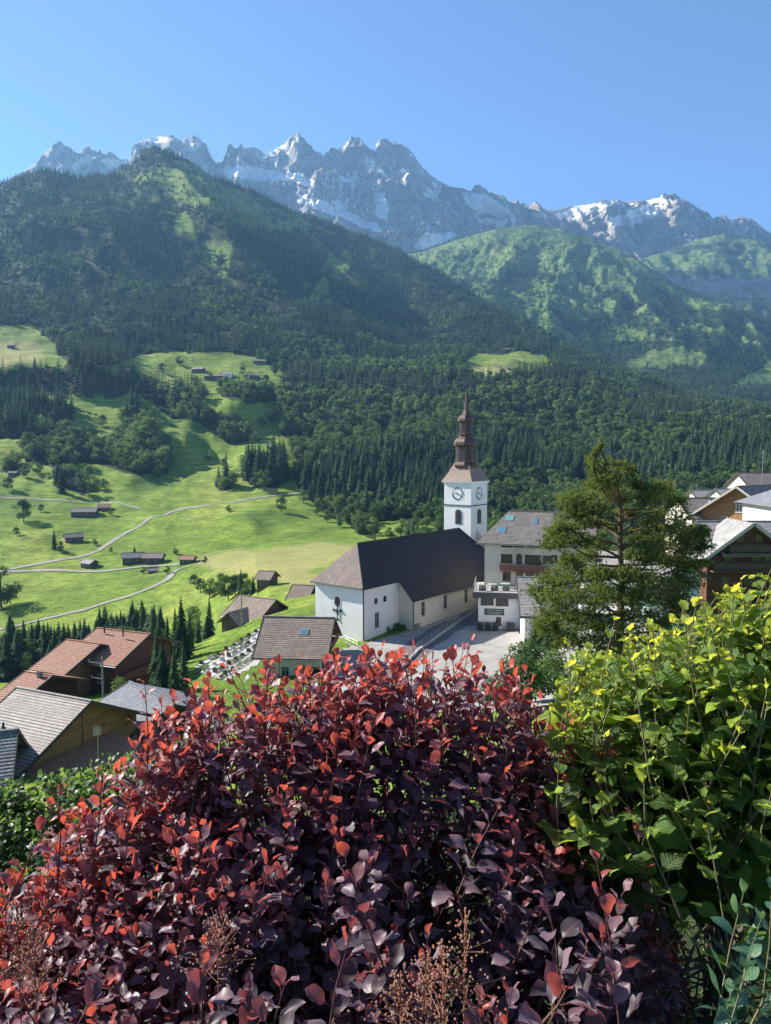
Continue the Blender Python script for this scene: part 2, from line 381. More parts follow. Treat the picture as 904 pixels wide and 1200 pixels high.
# gullies and knolls of the far slope, grown with distance
far = sst(260, 700, Y1); vfar = sst(1200, 1900, Y1) * (1 - 0.65 * sst(0.75, 1.0, (Y1 / r1Y[None])))
Z1 += far * (fbm(X1 / 210, Y1 / 260, 0, 3, 5) * 20 + (ridged(X1 / 75 + Y1 / 190, Y1 / 210 - X1 / 300, 0, 5, 4)) * 5.0)
Z1 += vfar * (ridged(X1 / 520 + Y1 / 900, Y1 / 1500, 0, 9, 5, .58) * 125 + fbm(X1 / 160, Y1 / 160, 0, 12, 4) * 18)
Z1 += sst(200, 260, Y1) * fbm(X1 / 22, Y1 / 30, 0, 21, 4) * 0.9
T0x, T0y = proj(np.stack([X1, Y1, Z1], -1))
for (xa, xb, yt, dec, hh) in ((-500, 150, 461, 60, 27), (158, 232, 545, 45, 19), (222, 305, 503, 40, 21), (285, 340, 548, 30, 10), (60, 170, 566, 30, 7), (168, 305, 620, 16, 3.5), (-200, 60, 640, 20, 3.5), (210, 330, 604, 16, 2.5)):   # steep grassy banks
    wx = sst(xa - 18, xa + 18, T0x + 10 * fbm(X1 / 50, Y1 / 50, 0, 60, 3)) * (1 - sst(xb - 18, xb + 18, T0x)); up = yt - T0y + 7 * fbm(X1 / 70, Y1 / 70, 0, 62, 3)
    Z1 += (Y1 > 300) * (Y1 < 1300) * hh * 1.25 * wx * sst(-11, 6, up) * (1 - sst(8, dec, up))
T1 = np.stack([X1, Y1, Z1], -1)
nr1, nc1 = Y1.shape
pxT, pyT = proj(T1)
jn = fbm(X1 / 60, Y1 / 60, 0, 40, 4); jm = fbm(X1 / 60, Y1 / 60, 0, 55, 4)

MEADOWS = [
    [(-300, 372), (0, 380), (35, 380), (55, 395), (75, 415), (92, 432), (60, 428), (30, 430), (-300, 436)],
    [(92, 436), (130, 425), (180, 413), (250, 411), (300, 418), (330, 435), (338, 452), (300, 468), (260, 474), (220, 464), (180, 452), (150, 442)],
    [(-400, 455), (60, 455), (150, 458), (200, 460), (260, 474), (320, 470), (335, 500), (345, 535), (352, 575), (385, 605), (425, 625), (470, 640), (470, 900), (-400, 900)],
    [(540, 432), (560, 416), (610, 410), (640, 416), (648, 428), (600, 438), (560, 443)],
    [(755, 546), (775, 539), (800, 546), (783, 556), (762, 555)],
    [(872, 490), (990, 486), (990, 500), (880, 501)],
    [(440, 610), (540, 610), (540, 640), (450, 650)],
]
WOODS = [
    [(-300, 434), (0, 434), (85, 428), (145, 440), (152, 460), (140, 466), (110, 462), (60, 458), (-300, 462)],
    [(-300, 462), (0, 462), (60, 466), (88, 480), (80, 500), (50, 512), (22, 516), (-300, 520)],  # right end is added wood, darkening what is open meadow in shadow
    [(150, 444), (200, 447), (198, 461), (160, 462)],
    [(138, 492), (165, 480), (178, 500), (203, 522), (198, 545), (160, 540), (142, 520)],
    [(180, 466), (215, 470), (240, 480), (288, 500), (292, 520), (270, 523), (235, 502), (200, 490)],
    [(20, 524), (60, 517), (110, 514), (150, 528), (190, 540), (200, 556), (150, 556), (100, 540), (60, 548), (25, 540)],
    [(278, 545), (300, 536), (325, 540), (336, 562), (322, 580), (295, 572)],
    [(245, 566), (262, 562), (270, 572), (255, 577)],
    [(0, 540), (18, 542), (22, 552), (0, 556)],
    [(205, 455), (232, 458), (240, 468), (215, 468)],
    [(348, 505), (362, 520), (352, 545), (340, 530)],
    [(62, 545), (75, 548), (105, 570), (100, 582), (80, 572), (60, 560)],
    [(60, 395), (72, 400), (78, 418), (66, 412)],
    [(250, 455), (275, 452), (320, 460), (318, 470), (270, 468)],
]
SCREE = [
    [(152, 206), (178, 190), (228, 192), (262, 206), (300, 226), (352, 254), (410, 290), (350, 276), (300, 262), (258, 252), (228, 246), (205, 232), (188, 222)],
    [(170, 215), (205, 235), (232, 262), (262, 285), (270, 310), (292, 335), (330, 362), (355, 388), (330, 378), (290, 350), (262, 325), (240, 290), (205, 262)],
    [(395, 290), (420, 300), (410, 320), (380, 345), (365, 370), (352, 365), (372, 325)],
]
DRY = [[(225, 650), (265, 645), (330, 636), (385, 630), (420, 640), (400, 655), (360, 668), (395, 690), (350, 690), (300, 668), (250, 668)],
       [(-50, 395), (40, 398), (60, 425), (-50, 432)], [(545, 430), (600, 425), (620, 432), (560, 440)]]
def masks(px, py, jx, jy, amp=9):
    """openness of the ground at a traced place: meadow, grass scree, dry grass"""
    x = px + jx * amp; y = py + jy * amp * 0.6
    md = np.zeros(x.shape, bool)
    for p in MEADOWS: md |= inpoly(x, y, p)
    for p in WOODS: md &= ~inpoly(x, y, p)
    sc = np.zeros(x.shape, bool)
    for p in SCREE: sc |= inpoly(px + jx * 26, py + jy * 22, p)
    dr = np.zeros(x.shape, bool)
    for p in DRY: dr |= inpoly(px + jx * 24, py + jy * 10, p)
    return md, sc, dr
md1, sc1, dr1 = masks(pxT, pyT, jn, jm)
near1 = Y1 < 235
open1 = np.where(near1, 1.0, md1.astype(float)); open1 = np.where(Y1 > 1600, sc1 * 0.58, open1); open1 = np.where(Y1 < 22, 0.0, open1)  # nearest ground takes the forest-floor colour as painted shadow behind the bush
def blur(a, n=1):
    for _ in range(n):
        a[1:-1] = a[1:-1] * .5 + (a[:-2] + a[2:]) * .25; a[:, 1:-1] = a[:, 1:-1] * .5 + (a[:, :-2] + a[:, 2:]) * .25
    return a
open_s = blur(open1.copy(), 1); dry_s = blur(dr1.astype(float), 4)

def ground_material():
    m, nt, b = new_mat('meadow_and_forest_floor')
    g = N(nt, 'ShaderNodeNewGeometry'); pos = g.outputs['Position']
    mp = N(nt, 'ShaderNodeMapping'); mp.inputs['Scale'].default_value = (.012, .012, .03); L(nt, pos, mp.inputs[0])
    n1 = noi(nt, mp.outputs[0], 1.0, 8, 0.62)
    mp2 = N(nt, 'ShaderNodeMapping'); mp2.inputs['Scale'].default_value = (.05, .11, .5); L(nt, pos, mp2.inputs[0])
    n2 = noi(nt, mp2.outputs[0], 1.0, 7, 0.65)
    n3 = noi(nt, pos, 1.3, 6, 0.7)
    gc = ramp(nt, n1, [(0.3, (0.105, 0.19, 0.028)), (0.48, (0.20, 0.285, 0.042)), (0.66, (0.32, 0.36, 0.075))])
    gc = mixc(nt, 0.75, gc, ramp(nt, n2, [(0.3, (0.45, 0.52, 0.42)), (0.55, (1, 1, 1)), (0.72, (1.25, 1.18, 1.05))]), 'MULTIPLY')
    gc = mixc(nt, 0.75, gc, ramp(nt, n3, [(0.36, (0.34, 0.40, 0.36)), (0.6, (1.2, 1.2, 1.15))]), 'MULTIPLY')
    mp4 = N(nt, 'ShaderNodeMapping'); mp4.inputs['Scale'].default_value = (.16, .30, .9); L(nt, pos, mp4.inputs[0])
    n4 = noi(nt, mp4.outputs[0], 1.0, 6, 0.72)
    gc = mixc(nt, 0.8, gc, ramp(nt, n4, [(0.36, (0.42, 0.50, 0.42)), (0.5, (0.95, 0.95, 0.95)), (0.66, (1.3, 1.22, 1.1))]), 'MULTIPLY')
    # faint terraces worn by cattle, running along the contour lines
    sx = N(nt, 'ShaderNodeSeparateXYZ'); L(nt, pos, sx.inputs[0])
    zt = mth(nt, 'ADD', mth(nt, 'MULTIPLY', sx.outputs[2], 1.15), mth(nt, 'MULTIPLY', n1, 16.0))
    wv = mth(nt, 'SINE', zt)
    gc = mixc(nt, mth(nt, 'MULTIPLY', mth(nt, 'MULTIPLY', mth(nt, 'MAXIMUM', wv, 0.0), n2), 0.6), gc, (0.06, 0.10, 0.02))
    dry = mixc(nt, n2, (0.30, 0.25, 0.11), (0.42, 0.36, 0.17))
    gc = mixc(nt, mth(nt, 'MULTIPLY', attr(nt, 'dry'), 0.55), gc, dry)
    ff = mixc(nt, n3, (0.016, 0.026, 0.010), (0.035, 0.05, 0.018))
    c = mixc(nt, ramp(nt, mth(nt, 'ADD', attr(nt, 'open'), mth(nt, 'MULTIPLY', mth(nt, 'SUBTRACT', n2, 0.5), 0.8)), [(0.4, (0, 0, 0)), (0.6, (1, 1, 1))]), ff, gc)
    L(nt, c, b.inputs['Base Color']); b.inputs['Roughness'].default_value = 0.95; b.inputs['Specular IOR Level'].default_value = 0.1
    bump(nt, b, mth(nt, 'ADD', n3, mth(nt, 'MULTIPLY', n2, 3.0)), 0.5, 0.8)
    return m
gm = ground_material()
F1 = grid_faces(nr1, nc1)
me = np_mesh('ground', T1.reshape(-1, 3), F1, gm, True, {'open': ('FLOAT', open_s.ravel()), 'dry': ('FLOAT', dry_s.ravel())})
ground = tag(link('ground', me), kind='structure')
bvh = BVHTree.FromPolygons(T1.reshape(-1, 3).tolist(), F1.tolist())
def gz(x, y):
    h = bvh.ray_cast(Vector((x, y, 4000)), Vector((0, 0, -1)))
    return h[0].z if h[0] else -30.0
def hit(px, py):
    d = P(px, py, 1.0).normalized(); h = bvh.ray_cast(d * 30, d)
    return h[0] if h[0] else P(px, py, 300)

# ---- middle mountain (grass and forest), far right mountain, rock massif
def sheet(levels, name, mat, dispf, attrf, smooth_=3, us=None):
    Y, Z, K = make_sheet(levels, smooth_); X = US[None] * Y
    X, Y, Z = dispf(X, Y, Z, K)
    T = np.stack([X, Y, Z], -1); at = attrf(T, K) if attrf else {}
    o = link(name, np_mesh(name, T.reshape(-1, 3), grid_faces(*Y.shape), mat, True, {k: ('FLOAT', v.ravel()) for k, v in at.items()}))
    return tag(o, kind='structure'), T, at

r2Y, r2Z = tr([(-700, 420, 3600), (300, 330, 4000), (450, 303, 4000), (500, 294, 4000), (540, 279, 3950), (580, 269, 3900), (630, 264, 3900), (660, 267, 3900), (707, 286, 3800),
               (748, 305, 3600), (800, 337, 3400), (830, 348, 3300), (860, 358, 3250), (904, 374, 3200), (1100, 395, 3200), (1600, 420, 3200)])
lv2 = [(tr([(-700, 560, 1650), (1600, 560, 1650)]), 12),
       (tr([(-700, 500, 1900), (500, 440, 1900), (700, 446, 1900), (800, 458, 1850), (904, 468, 1800), (1600, 480, 1800)]), 34),
       (tr([(-700, 460, 2400), (400, 350, 2400), (500, 355, 2400), (600, 392, 2400), (650, 398, 2400), (700, 413, 2400), (760, 412, 2400), (820, 413, 2350), (904, 428, 2300), (1600, 450, 2300)]), 50),
       (tr([(-700, 440, 3000), (400, 335, 3100), (500, 322, 3100), (560, 337, 3050), (600, 345, 3050), (650, 350, 3000), (700, 358, 3000), (760, 376, 2900), (820, 388, 2800), (904, 402, 2700), (1600, 430, 2700)]), 70),
       ((r2Y, r2Z), 8), ((r2Y * 1.05, r2Z - 60), 4), ((r2Y * 1.3, r2Z - 600), 0)]
def disp2(X, Y, Z, K):
    t = sst(1, 2.4, K)[:, None] * (1 - 0.85 * sst(3.4, 3.95, K))[:, None]
    Z = Z + t * (ridged(X / 420 - Y / 1300, Y / 1700 + X / 2600, 0, 71, 6, .6) * 95 + ridged(X / 110 - Y / 420, Y / 520 + X / 900, 0, 73, 5, .6) * 14 + fbm(X / 60, Y / 60, 0, 75, 4) * 5)
    return X, Y, Z + sst(3.4, 3.95, K)[:, None] * fbm(X / 60, Y / 60, 0, 77, 4) * 9
M2 = [[(722, 432), (760, 413), (800, 407), (824, 415), (820, 430), (780, 427), (740, 435)], [(858, 452), (904, 424), (1000, 424), (1000, 452)]]
def at2(T, K):
    px, py = proj(T); X, Y, Z = T[..., 0], T[..., 1], T[..., 2]
    a = fbm(X / 130, Y / 260, Z / 200, 81, 6, .62); b_ = fbm(X / 60, Y / 60, 0, 83, 4)
    op = sst(-0.12, 0.2, (365 - py) / 190 + a * 0.95)          # grass above, forest below
    op = np.maximum(op, sst(0.1, 0.35, fbm(X / 90 + Y / 400, Y / 600, 0, 85, 4)) * (py < 400) * 0.8)
    for p in M2: op = np.where(inpoly(px + a * 12, py + b_ * 6, p), 1.6, op)
    return {'open': op}
def mountain_material(name, kind):
    m, nt, b = new_mat(name)
    g = N(nt, 'ShaderNodeNewGeometry'); pos = g.outputs['Position']
    mp = N(nt, 'ShaderNodeMapping'); mp.inputs['Scale'].default_value = (.009, .006, .006); L(nt, pos, mp.inputs[0])
    n1 = noi(nt, mp.outputs[0], 1.0, 9, 0.65); n2 = noi(nt, mp.outputs[0], 6.0, 7, 0.7)
    sx = N(nt, 'ShaderNodeSeparateXYZ'); L(nt, g.outputs['Normal'], sx.inputs[0])
    if kind == 'green':
        grass = ramp(nt, n1, [(0.3, (0.085, 0.14, 0.038)), (0.5, (0.125, 0.185, 0.05)), (0.7, (0.19, 0.23, 0.08))])
        grass = mixc(nt, 0.7, grass, ramp(nt, n2, [(0.4, (0.28, 0.36, 0.3)), (0.58, (1.15, 1.15, 1.1))]), 'MULTIPLY')
        wood = mixc(nt, n2, (0.016, 0.028, 0.012), (0.045, 0.07, 0.022))
        c = mixc(nt, ramp(nt, mth(nt, 'ADD', attr(nt, 'open'), mth(nt, 'MULTIPLY', mth(nt, 'SUBTRACT', n2, 0.5), 1.2)), [(0.35, (0, 0, 0)), (0.6, (1, 1, 1))]), wood, grass)
        st = ramp(nt, sx.outputs[2], [(0.42, (1, 1, 1)), (0.56, (0, 0, 0))])
        c = mixc(nt, st, c, mixc(nt, n2, (0.15, 0.145, 0.13), (0.30, 0.285, 0.26)))
        bd = 7
    else:
        mpw = N(nt, 'ShaderNodeMapping'); mpw.inputs['Scale'].default_value = (.0012, .0012, .016); mpw.inputs['Rotation'].default_value = (0.0, 0.22, 0); L(nt, pos, mpw.inputs[0])
        ns = noi(nt, mpw.outputs[0], 1.0, 8, 0.6)
        rock = ramp(nt, n2, [(0.3, (0.14, 0.125, 0.105)), (0.5, (0.30, 0.27, 0.235)), (0.68, (0.56, 0.505, 0.43))])
        rock = mixc(nt, 0.6, rock, ramp(nt, ns, [(0.38, (0.55, 0.54, 0.54)), (0.5, (1, 1, 1)), (0.62, (1.2, 1.12, 1.05))]), 'MULTIPLY')
        grs = mixc(nt, n2, (0.09, 0.12, 0.045), (0.16, 0.18, 0.07))
        c = mixc(nt, ramp(nt, mth(nt, 'ADD', attr(nt, 'grassy'), mth(nt, 'MULTIPLY', mth(nt, 'SUBTRACT', n1, 0.5), 1.0)), [(0.4, (0, 0, 0)), (0.65, (1, 1, 1))]), rock, grs)
        sn = mth(nt, 'ADD', attr(nt, 'snow'), mth(nt, 'MULTIPLY', mth(nt, 'SUBTRACT', n2, 0.5), 1.5))
        c = mixc(nt, ramp(nt, sn, [(0.47, (0, 0, 0)), (0.53, (1, 1, 1))]), c, (0.93, 0.93, 0.94))
        bd = 30
    L(nt, c, b.inputs['Base Color']); b.inputs['Roughness'].default_value = 0.9; b.inputs['Specular IOR Level'].default_value = 0.1
    bump(nt, b, mth(nt, 'ADD', n2, n1), 0.8, bd)
    return m
gmm = mountain_material('alpine_grass_and_forest', 'green'); rockm = mountain_material('limestone_and_snow', 'rock')
mt2, T2, A2 = sheet(lv2, 'green_mountain', gmm, disp2, at2)

r3Y, r3Z = tr([(-700, 420, 4700), (600, 345, 4700), (700, 322, 4600), (740, 308, 4600), (770, 300, 4700), (800, 288, 4800), (830, 277, 4800), (850, 273, 4800), (870, 278, 4800), (904, 286, 4800), (1100, 300, 4800), (1600, 330, 4800)])
lv3 = [(tr([(-700, 470, 3700), (600, 400, 3700), (760, 372, 3700), (904, 385, 3700), (1600, 400, 3700)]), 36),
       (tr([(-700, 450, 4200), (600, 375, 4200), (760, 345, 4200), (840, 345, 4200), (904, 350, 4200), (1600, 370, 4200)]), 16),
       (tr([(-700, 440, 4280), (600, 365, 4280), (760, 326, 4280), (840, 318, 4280), (904, 322, 4280), (1600, 350, 4280)]), 40),
       ((r3Y, r3Z), 6), ((r3Y * 1.05, r3Z - 90), 4), ((r3Y * 1.25, r3Z - 700), 0)]
def disp3(X, Y, Z, K):
    t = (1 - 0.8 * sst(2.5, 3, K))[:, None]
    return X, Y, Z + t * (ridged(X / 500, Y / 700, 0, 91, 6, .6) * 85 + ridged(X / 120, Y / 260, 0, 94, 5, .6) * 22) + fbm(X / 60, Y / 60, 0, 92, 4) * 14
def at3(T, K):
    px, py = proj(T); return {'open': 0.62 + fbm(T[..., 0] / 200, T[..., 1] / 200, T[..., 2] / 90, 93, 5) * 1.1 - (py > 350) * 0.5}
mt3, T3, A3 = sheet(lv3, 'green_mountain', gmm, disp3, at3)

SIL = [(-700, 260), (-200, 235), (0, 222), (35, 204), (48, 192), (56, 180), (64, 171.5), (72, 171), (81, 174.6), (89, 181), (104, 180), (117, 187), (135, 187), (153, 190), (156, 176), (160, 169), (168, 163), (178, 159),
       (188, 159), (196, 161), (204, 165), (214, 167), (218, 163), (226, 161), (234, 163), (242, 171), (248, 183), (254, 191), (262, 188), (267, 179), (275, 175), (285, 174), (295, 171), (305, 175), (311, 181), (318, 178), (326, 172),
       (338, 165), (346, 161), (351, 164), (360, 177), (369, 191), (379, 192), (385, 182), (394, 178), (402, 176), (407, 168), (413, 164), (420, 168), (426, 175), (430, 179), (440, 186), (441, 173), (448, 167), (455, 165),
       (464, 168), (471, 170), (478, 173), (484, 178.5), (490, 189), (496, 196), (506, 205), (517, 212), (532, 219.5), (548, 226), (573, 230), (594, 237.5), (620, 242), (645, 246), (662, 243), (681, 240), (705, 238), (727, 236),
       (748, 235), (768, 231), (789, 234), (804, 233), (812, 238), (817, 243), (830, 253), (838, 263), (846, 264), (853, 262), (858, 257), (866, 254), (881, 256), (894, 266), (904, 274), (930, 280), (1100, 300), (1600, 320)]
SIL = np.array(SIL, float)
def srel(dy, D, cap=None):
    y = SIL[:, 1] + dy
    if cap is not None: y = np.minimum(y, cap)
    return tr(np.stack([SIL[:, 0], y, np.full(len(SIL), D)], 1))
rsY, rsZ = srel(0, 6000)
smy = np.interp(np.arange(-700, 1600, 10), SIL[:, 0], SIL[:, 1]); smy = np.convolve(np.pad(smy, 8, 'edge'), np.ones(17) / 17, 'valid')
def sm(dy, D):
    x = np.arange(-700, 1600, 10.0); return tr(np.stack([x, smy + dy, np.full(len(x), D)], 1))
lv4 = [(sm(210, 3900), 26), (sm(128, 4700), 40), (sm(75, 5300), 36), (sm(44, 5650), 44), ((rsY, rsZ), 5), ((rsY * 1.02, rsZ - 130), 4), ((rsY * 1.15, rsZ - 1000), 0)]
def disp4(X, Y, Z, K):
    k = K[:, None]
    t = sst(0.3, 1.5, k) * (1 - .95 * sst(3.7, 4.0, k))
    rd = ridged(X / 330 + Z / 2500, Z / 1600, Y / 2400, 101, 6, .58)
    rd2 = ridged(X / 95, Z / 330, 0, 107, 5, .6)
    rd3 = ridged(X / 42, Z / 120, Y / 160, 109, 4, .65)
    Y2 = Y - t * (fbm(X / 1500, Z / 48 + X / 900, 0, 119, 3) * 85 + rd * 330 + rd2 * 120 + rd3 * 38)
    Z2 = Z + t * (ridged(X / 260, Y / 400, 0, 111, 5) * 50 + fbm(X / 900, Z / 62, 0, 118, 3) * 26)
    Z2 = Z2 + sst(3.4, 4.0, k) * (1 - sst(4.2, 5, k)) * (ridged(X / 120, 0, 0, 115, 5, .7) * 12 - 2)
    return X * (Y2 / Y), Y2, Z2
SNOW = [[(84, 195), (93, 186), (104, 180), (113, 186), (108, 193), (97, 198), (88, 202)], [(117, 187), (135, 186), (153, 190), (150, 199), (130, 197)], [(168, 164), (185, 158), (200, 163), (196, 167), (175, 167)],
        [(214, 170), (236, 168), (238, 176), (225, 180), (216, 177)], [(256, 196), (290, 193), (330, 200), (352, 205), (372, 212), (365, 222), (340, 215), (310, 212), (265, 207)], [(310, 183), (330, 171), (346, 161), (351, 165), (335, 175), (318, 184)],
        [(345, 226), (380, 235), (420, 253), (440, 260), (452, 273), (430, 270), (390, 253), (350, 238)], [(393, 205), (428, 204), (422, 214), (400, 213)], [(430, 180), (440, 190), (456, 206), (458, 212), (445, 203), (432, 192)],
        [(440, 225), (455, 230), (459, 245), (451, 264), (441, 250)], [(543, 224), (560, 228), (577, 232), (597, 243), (602, 251), (585, 255), (560, 250), (545, 240)], [(484, 289), (498, 274), (530, 270), (537, 274), (520, 284), (500, 293)],
        [(518, 307), (545, 295), (550, 298), (530, 310)], [(679, 243), (700, 237), (728, 235), (730, 240), (700, 244), (685, 247)], [(746, 236), (765, 229), (788, 233), (785, 239), (760, 239)], [(650, 251), (680, 243), (692, 250), (670, 260), (655, 258)],
        [(698, 257), (730, 250), (760, 240), (782, 242), (772, 251), (745, 264), (720, 264)], [(610, 246), (640, 248), (645, 256), (620, 253)], [(470, 195), (480, 200), (478, 215), (470, 210)], [(500, 218), (520, 226), (512, 236), (498, 228)],
        [(560, 256), (600, 258), (590, 266), (556, 262)], [(395, 232), (412, 240), (402, 250), (390, 244)]]
def at4(T, K):
    px, py = proj(T); X, Y, Z = T[..., 0], T[..., 1], T[..., 2]
    a = fbm(X / 150, Y / 150, Z / 150, 121, 4); b_ = fbm(X / 150, Y / 150, Z / 150, 131, 4)
    s = np.zeros(px.shape)
    for p in SNOW: s = np.maximum(s, inpoly(px + a * 7, py + b_ * 5, p) * 1.0)
    s = blur(s, 1)
    # thin couloir snow and ledges where the ground is hollow
    dY = np.zeros_like(Y); dY[:, 2:-2] = Y[:, 2:-2] - (Y[:, :-4] + Y[:, 4:]) / 2
    g = sst(1.5, 12, dY) * sst(0.0, 0.35, fbm(X / 300, Y / 300, Z / 300, 141, 4) + 0.2) * (py < np.interp(px, [300, 450, 600, 900], [240, 290, 268, 285]))
    s = np.where(s > .3, s * .82, g * 0.60)
    gr = sst(0, 1, (py - np.interp(px, [-100, 300, 450, 520, 600, 700, 800, 904], [300, 300, 300, 268, 268, 290, 305, 300])) / 22)
    return {'snow': s, 'grassy': gr}
mt4, T4, A4 = sheet(lv4, 'rocky_mountain', rockm, disp4, at4, 1)

# ============================================================ TREES
def spruce_np(h, r, whorls, per, seg, rs, droop=0.25):
    """spruce: whorls of drooping jagged boughs round a tapered stem; returns V, F, mat index"""
    g = np.random.default_rng(rs); mb = MB(); mb.mi = 0
    mb.tube([(0, 0, -0.5), (0, 0, h * .5), (0, 0, h * .97)], [h * .018, h * .011, h * .002], 5)
    mb.mi = 1
    for i in range(whorls):
        t = i / (whorls - 1); z = h * (0.06 + 0.92 * t)
        R_ = r * (1 - t) ** 0.85 * g.uniform(0.82, 1.12) + h * .008
        a0 = g.uniform(0, 6.28)
        for k in range(per):
            a = a0 + 2 * math.pi * k / per + g.uniform(-.25, .25); rr = R_ * g.uniform(0.55, 1.2)
            d = Vector((math.cos(a), math.sin(a), 0)); s = Vector((-d.y, d.x, 0)); w = rr * (g.uniform(.32, .5) if seg == 1 else g.uniform(.17, .27)) + h * .005
            dz = -droop * rr
            P0 = Vector((0, 0, z + .03 * h)); P1 = d * rr * .55 + Vector((0, 0, z + dz * .25)); P2 = d * rr + Vector((0, 0, z + dz * g.uniform(.7, 1.4)))
            if seg == 1:
                V = [P0, P1 - s * w - Vector((0, 0, .2 * w)), P2, P1 + s * w - Vector((0, 0, .2 * w)), P1 + Vector((0, 0, .15 * w))]
                mb.add(V, [(0, 1, 4), (1, 2, 4), (2, 3, 4), (3, 0, 4)])
            else:
                n = seg; V = [P0]; F = []
                for j in range(1, n + 1):
                    q = j / n; c = P0.lerp(P2, q) + Vector((0, 0, .25 * rr * q * (1 - q)))
                    ww = w * math.sin(math.pi * min(1, q * .85 + .12)) * (1.25 if j % 2 else .7)
                    V += [c - s * ww - Vector((0, 0, ww * .45)) + d * ww * .4, c + Vector((0, 0, .04 * rr)), c + s * ww - Vector((0, 0, ww * .45)) + d * ww * .4]
                F += [(0, 1, 2), (0, 2, 3)]
                for j in range(n - 1):
                    b = 1 + 3 * j; F += [(b, b + 3, b + 4, b + 1), (b + 1, b + 4, b + 5, b + 2)]
                mb.add(V, F)
    return mb
def broadleaf_np(h, r, nclump, nleaf, ls, rs, base=.22):
    """broadleaf: short stem, limbs, and leaf-sized faces spread through several clumps"""
    g = np.random.default_rng(rs); mb = MB(); mb.mi = 0
    mb.tube([(0, 0, -.5), (.02 * h, 0, h * .3), (0, .02 * h, h * .7)], [h * .03, h * .022, h * .008], 6)
    cl = []
    for i in range(nclump):
        t = g.uniform(0, 1); z = h * (base + (0.93 - base) * t); rr = r * math.sin(math.pi * (0.18 + 0.72 * t)) * g.uniform(.35, .8)
        a = g.uniform(0, 6.28); c = np.array([math.cos(a) * rr, math.sin(a) * rr, z]); cl.append((c, r * g.uniform(.3, .48)))
        mb.tube([(0, 0, z * .55), tuple(c * [.5, .5, .85]), tuple(c)], [h * .01, h * .006, h * .002], 4)
    mb.mi = 1
    for c, cr in cl:
        n = nleaf // nclump
        d = g.normal(size=(n, 3)); d /= np.linalg.norm(d, axis=1)[:, None]
        q = c + d * cr * (g.uniform(.55, 1.08, (n, 1))) * [1, 1, .8]
        for p, dd in zip(q, d):
            nn = Vector(dd + g.normal(size=3) * .45 + [0, 0, .35]).normalized(); a = nn.orthogonal().normalized(); a.rotate(Matrix.Rotation(g.uniform(0, 6.28), 3, nn)); b = nn.cross(a)
            s = ls * g.uniform(.6, 1.3); p = Vector(p)
            mb.add([p - a * s, p - b * s * .55 + nn * s * .1, p + a * s, p + b * s * .6 - nn * s * .1], [(0, 1, 2, 3)])
    return mb
def two_part_tree(mbx, kind, mats_):
    """split a tree builder into trunk and crown meshes"""
    out = []
    V = np.array(mbx.v, np.float32)
    for mi, nm in ((0, 'trunk'), (1, 'crown')):
        fs = [f for f, m_ in zip(mbx.f, mbx.m) if m_ == mi]; used = sorted({i for f in fs for i in f}); mp = {a: b for b, a in enumerate(used)}
        out.append(np_mesh(kind + '_' + nm, V[used], [tuple(mp[i] for i in f) for f in fs], mats_[mi], mi == 0))
    return out
# detailed prototypes for trees one can tell apart
SPR = [two_part_tree(spruce_np(18, 4.3 * w, 25, 9, 5, 50 + i, .34), 'spruce', (M['bark'], M['conifer'])) for i, w in enumerate((1, .85, 1.15))]
BRO = [two_part_tree(broadleaf_np(10, 4.6, n, 2600, .30, 60 + i), 'broadleaf', (M['bark'], M['decid'])) for i, n in enumerate((13, 17, 15))]
LBR = [two_part_tree(broadleaf_np(3, 2.0, 12, 2600, .10, 70, .05), 'shrub', (M['bark'], M['bushgreen']))]
# light prototypes for the far woods (one mesh each, two material slots)
def merged(mbx, nm, mats_): return np_mesh(nm, np.array(mbx.v, np.float32), mbx.f, mats_, False, midx=mbx.m)
FAR = [merged(spruce_np(18, 3.7, 10, 7, 1, 80), 'spruce', (M['bark'], M['conifer'])), merged(spruce_np(18, 4.2, 8, 7, 1, 81), 'spruce', (M['bark'], M['conifer'])),
       merged(broadleaf_np(12, 5.0, 9, 190, .95, 82), 'broadleaf', (M['bark'], M['decid'])), merged(broadleaf_np(12, 5.6, 12, 220, .95, 83), 'broadleaf', (M['bark'], M['decid']))]

def tree(kind, x, y, s, label, group, z=None, cat='tree', idx=None, sx=1.0):
    protos = {'spruce_tree': SPR, 'broadleaf_tree': BRO, 'shrub': LBR}[kind]
    pr = protos[random.randrange(len(protos)) if idx is None else idx]
    if z is None: z = gz(x, y)
    r = empty(kind, (x, y, z), random.uniform(0, 6.28), label=label, cat=cat, group=group)
    r.scale = (s * sx, s * sx, s)
    link('trunk', pr[0], r); link('crown', pr[1], r)
    return r
def far_tree(i, V, s, label, group):
    o = link('spruce_tree' if i < 2 else 'broadleaf_tree', FAR[i]); o.location = V; o.rotation_euler = (0, 0, random.uniform(0, 6.28)); o.scale = (s, s, s * random.uniform(.95, 1.15))
    return tag(o, label, 'tree', group)

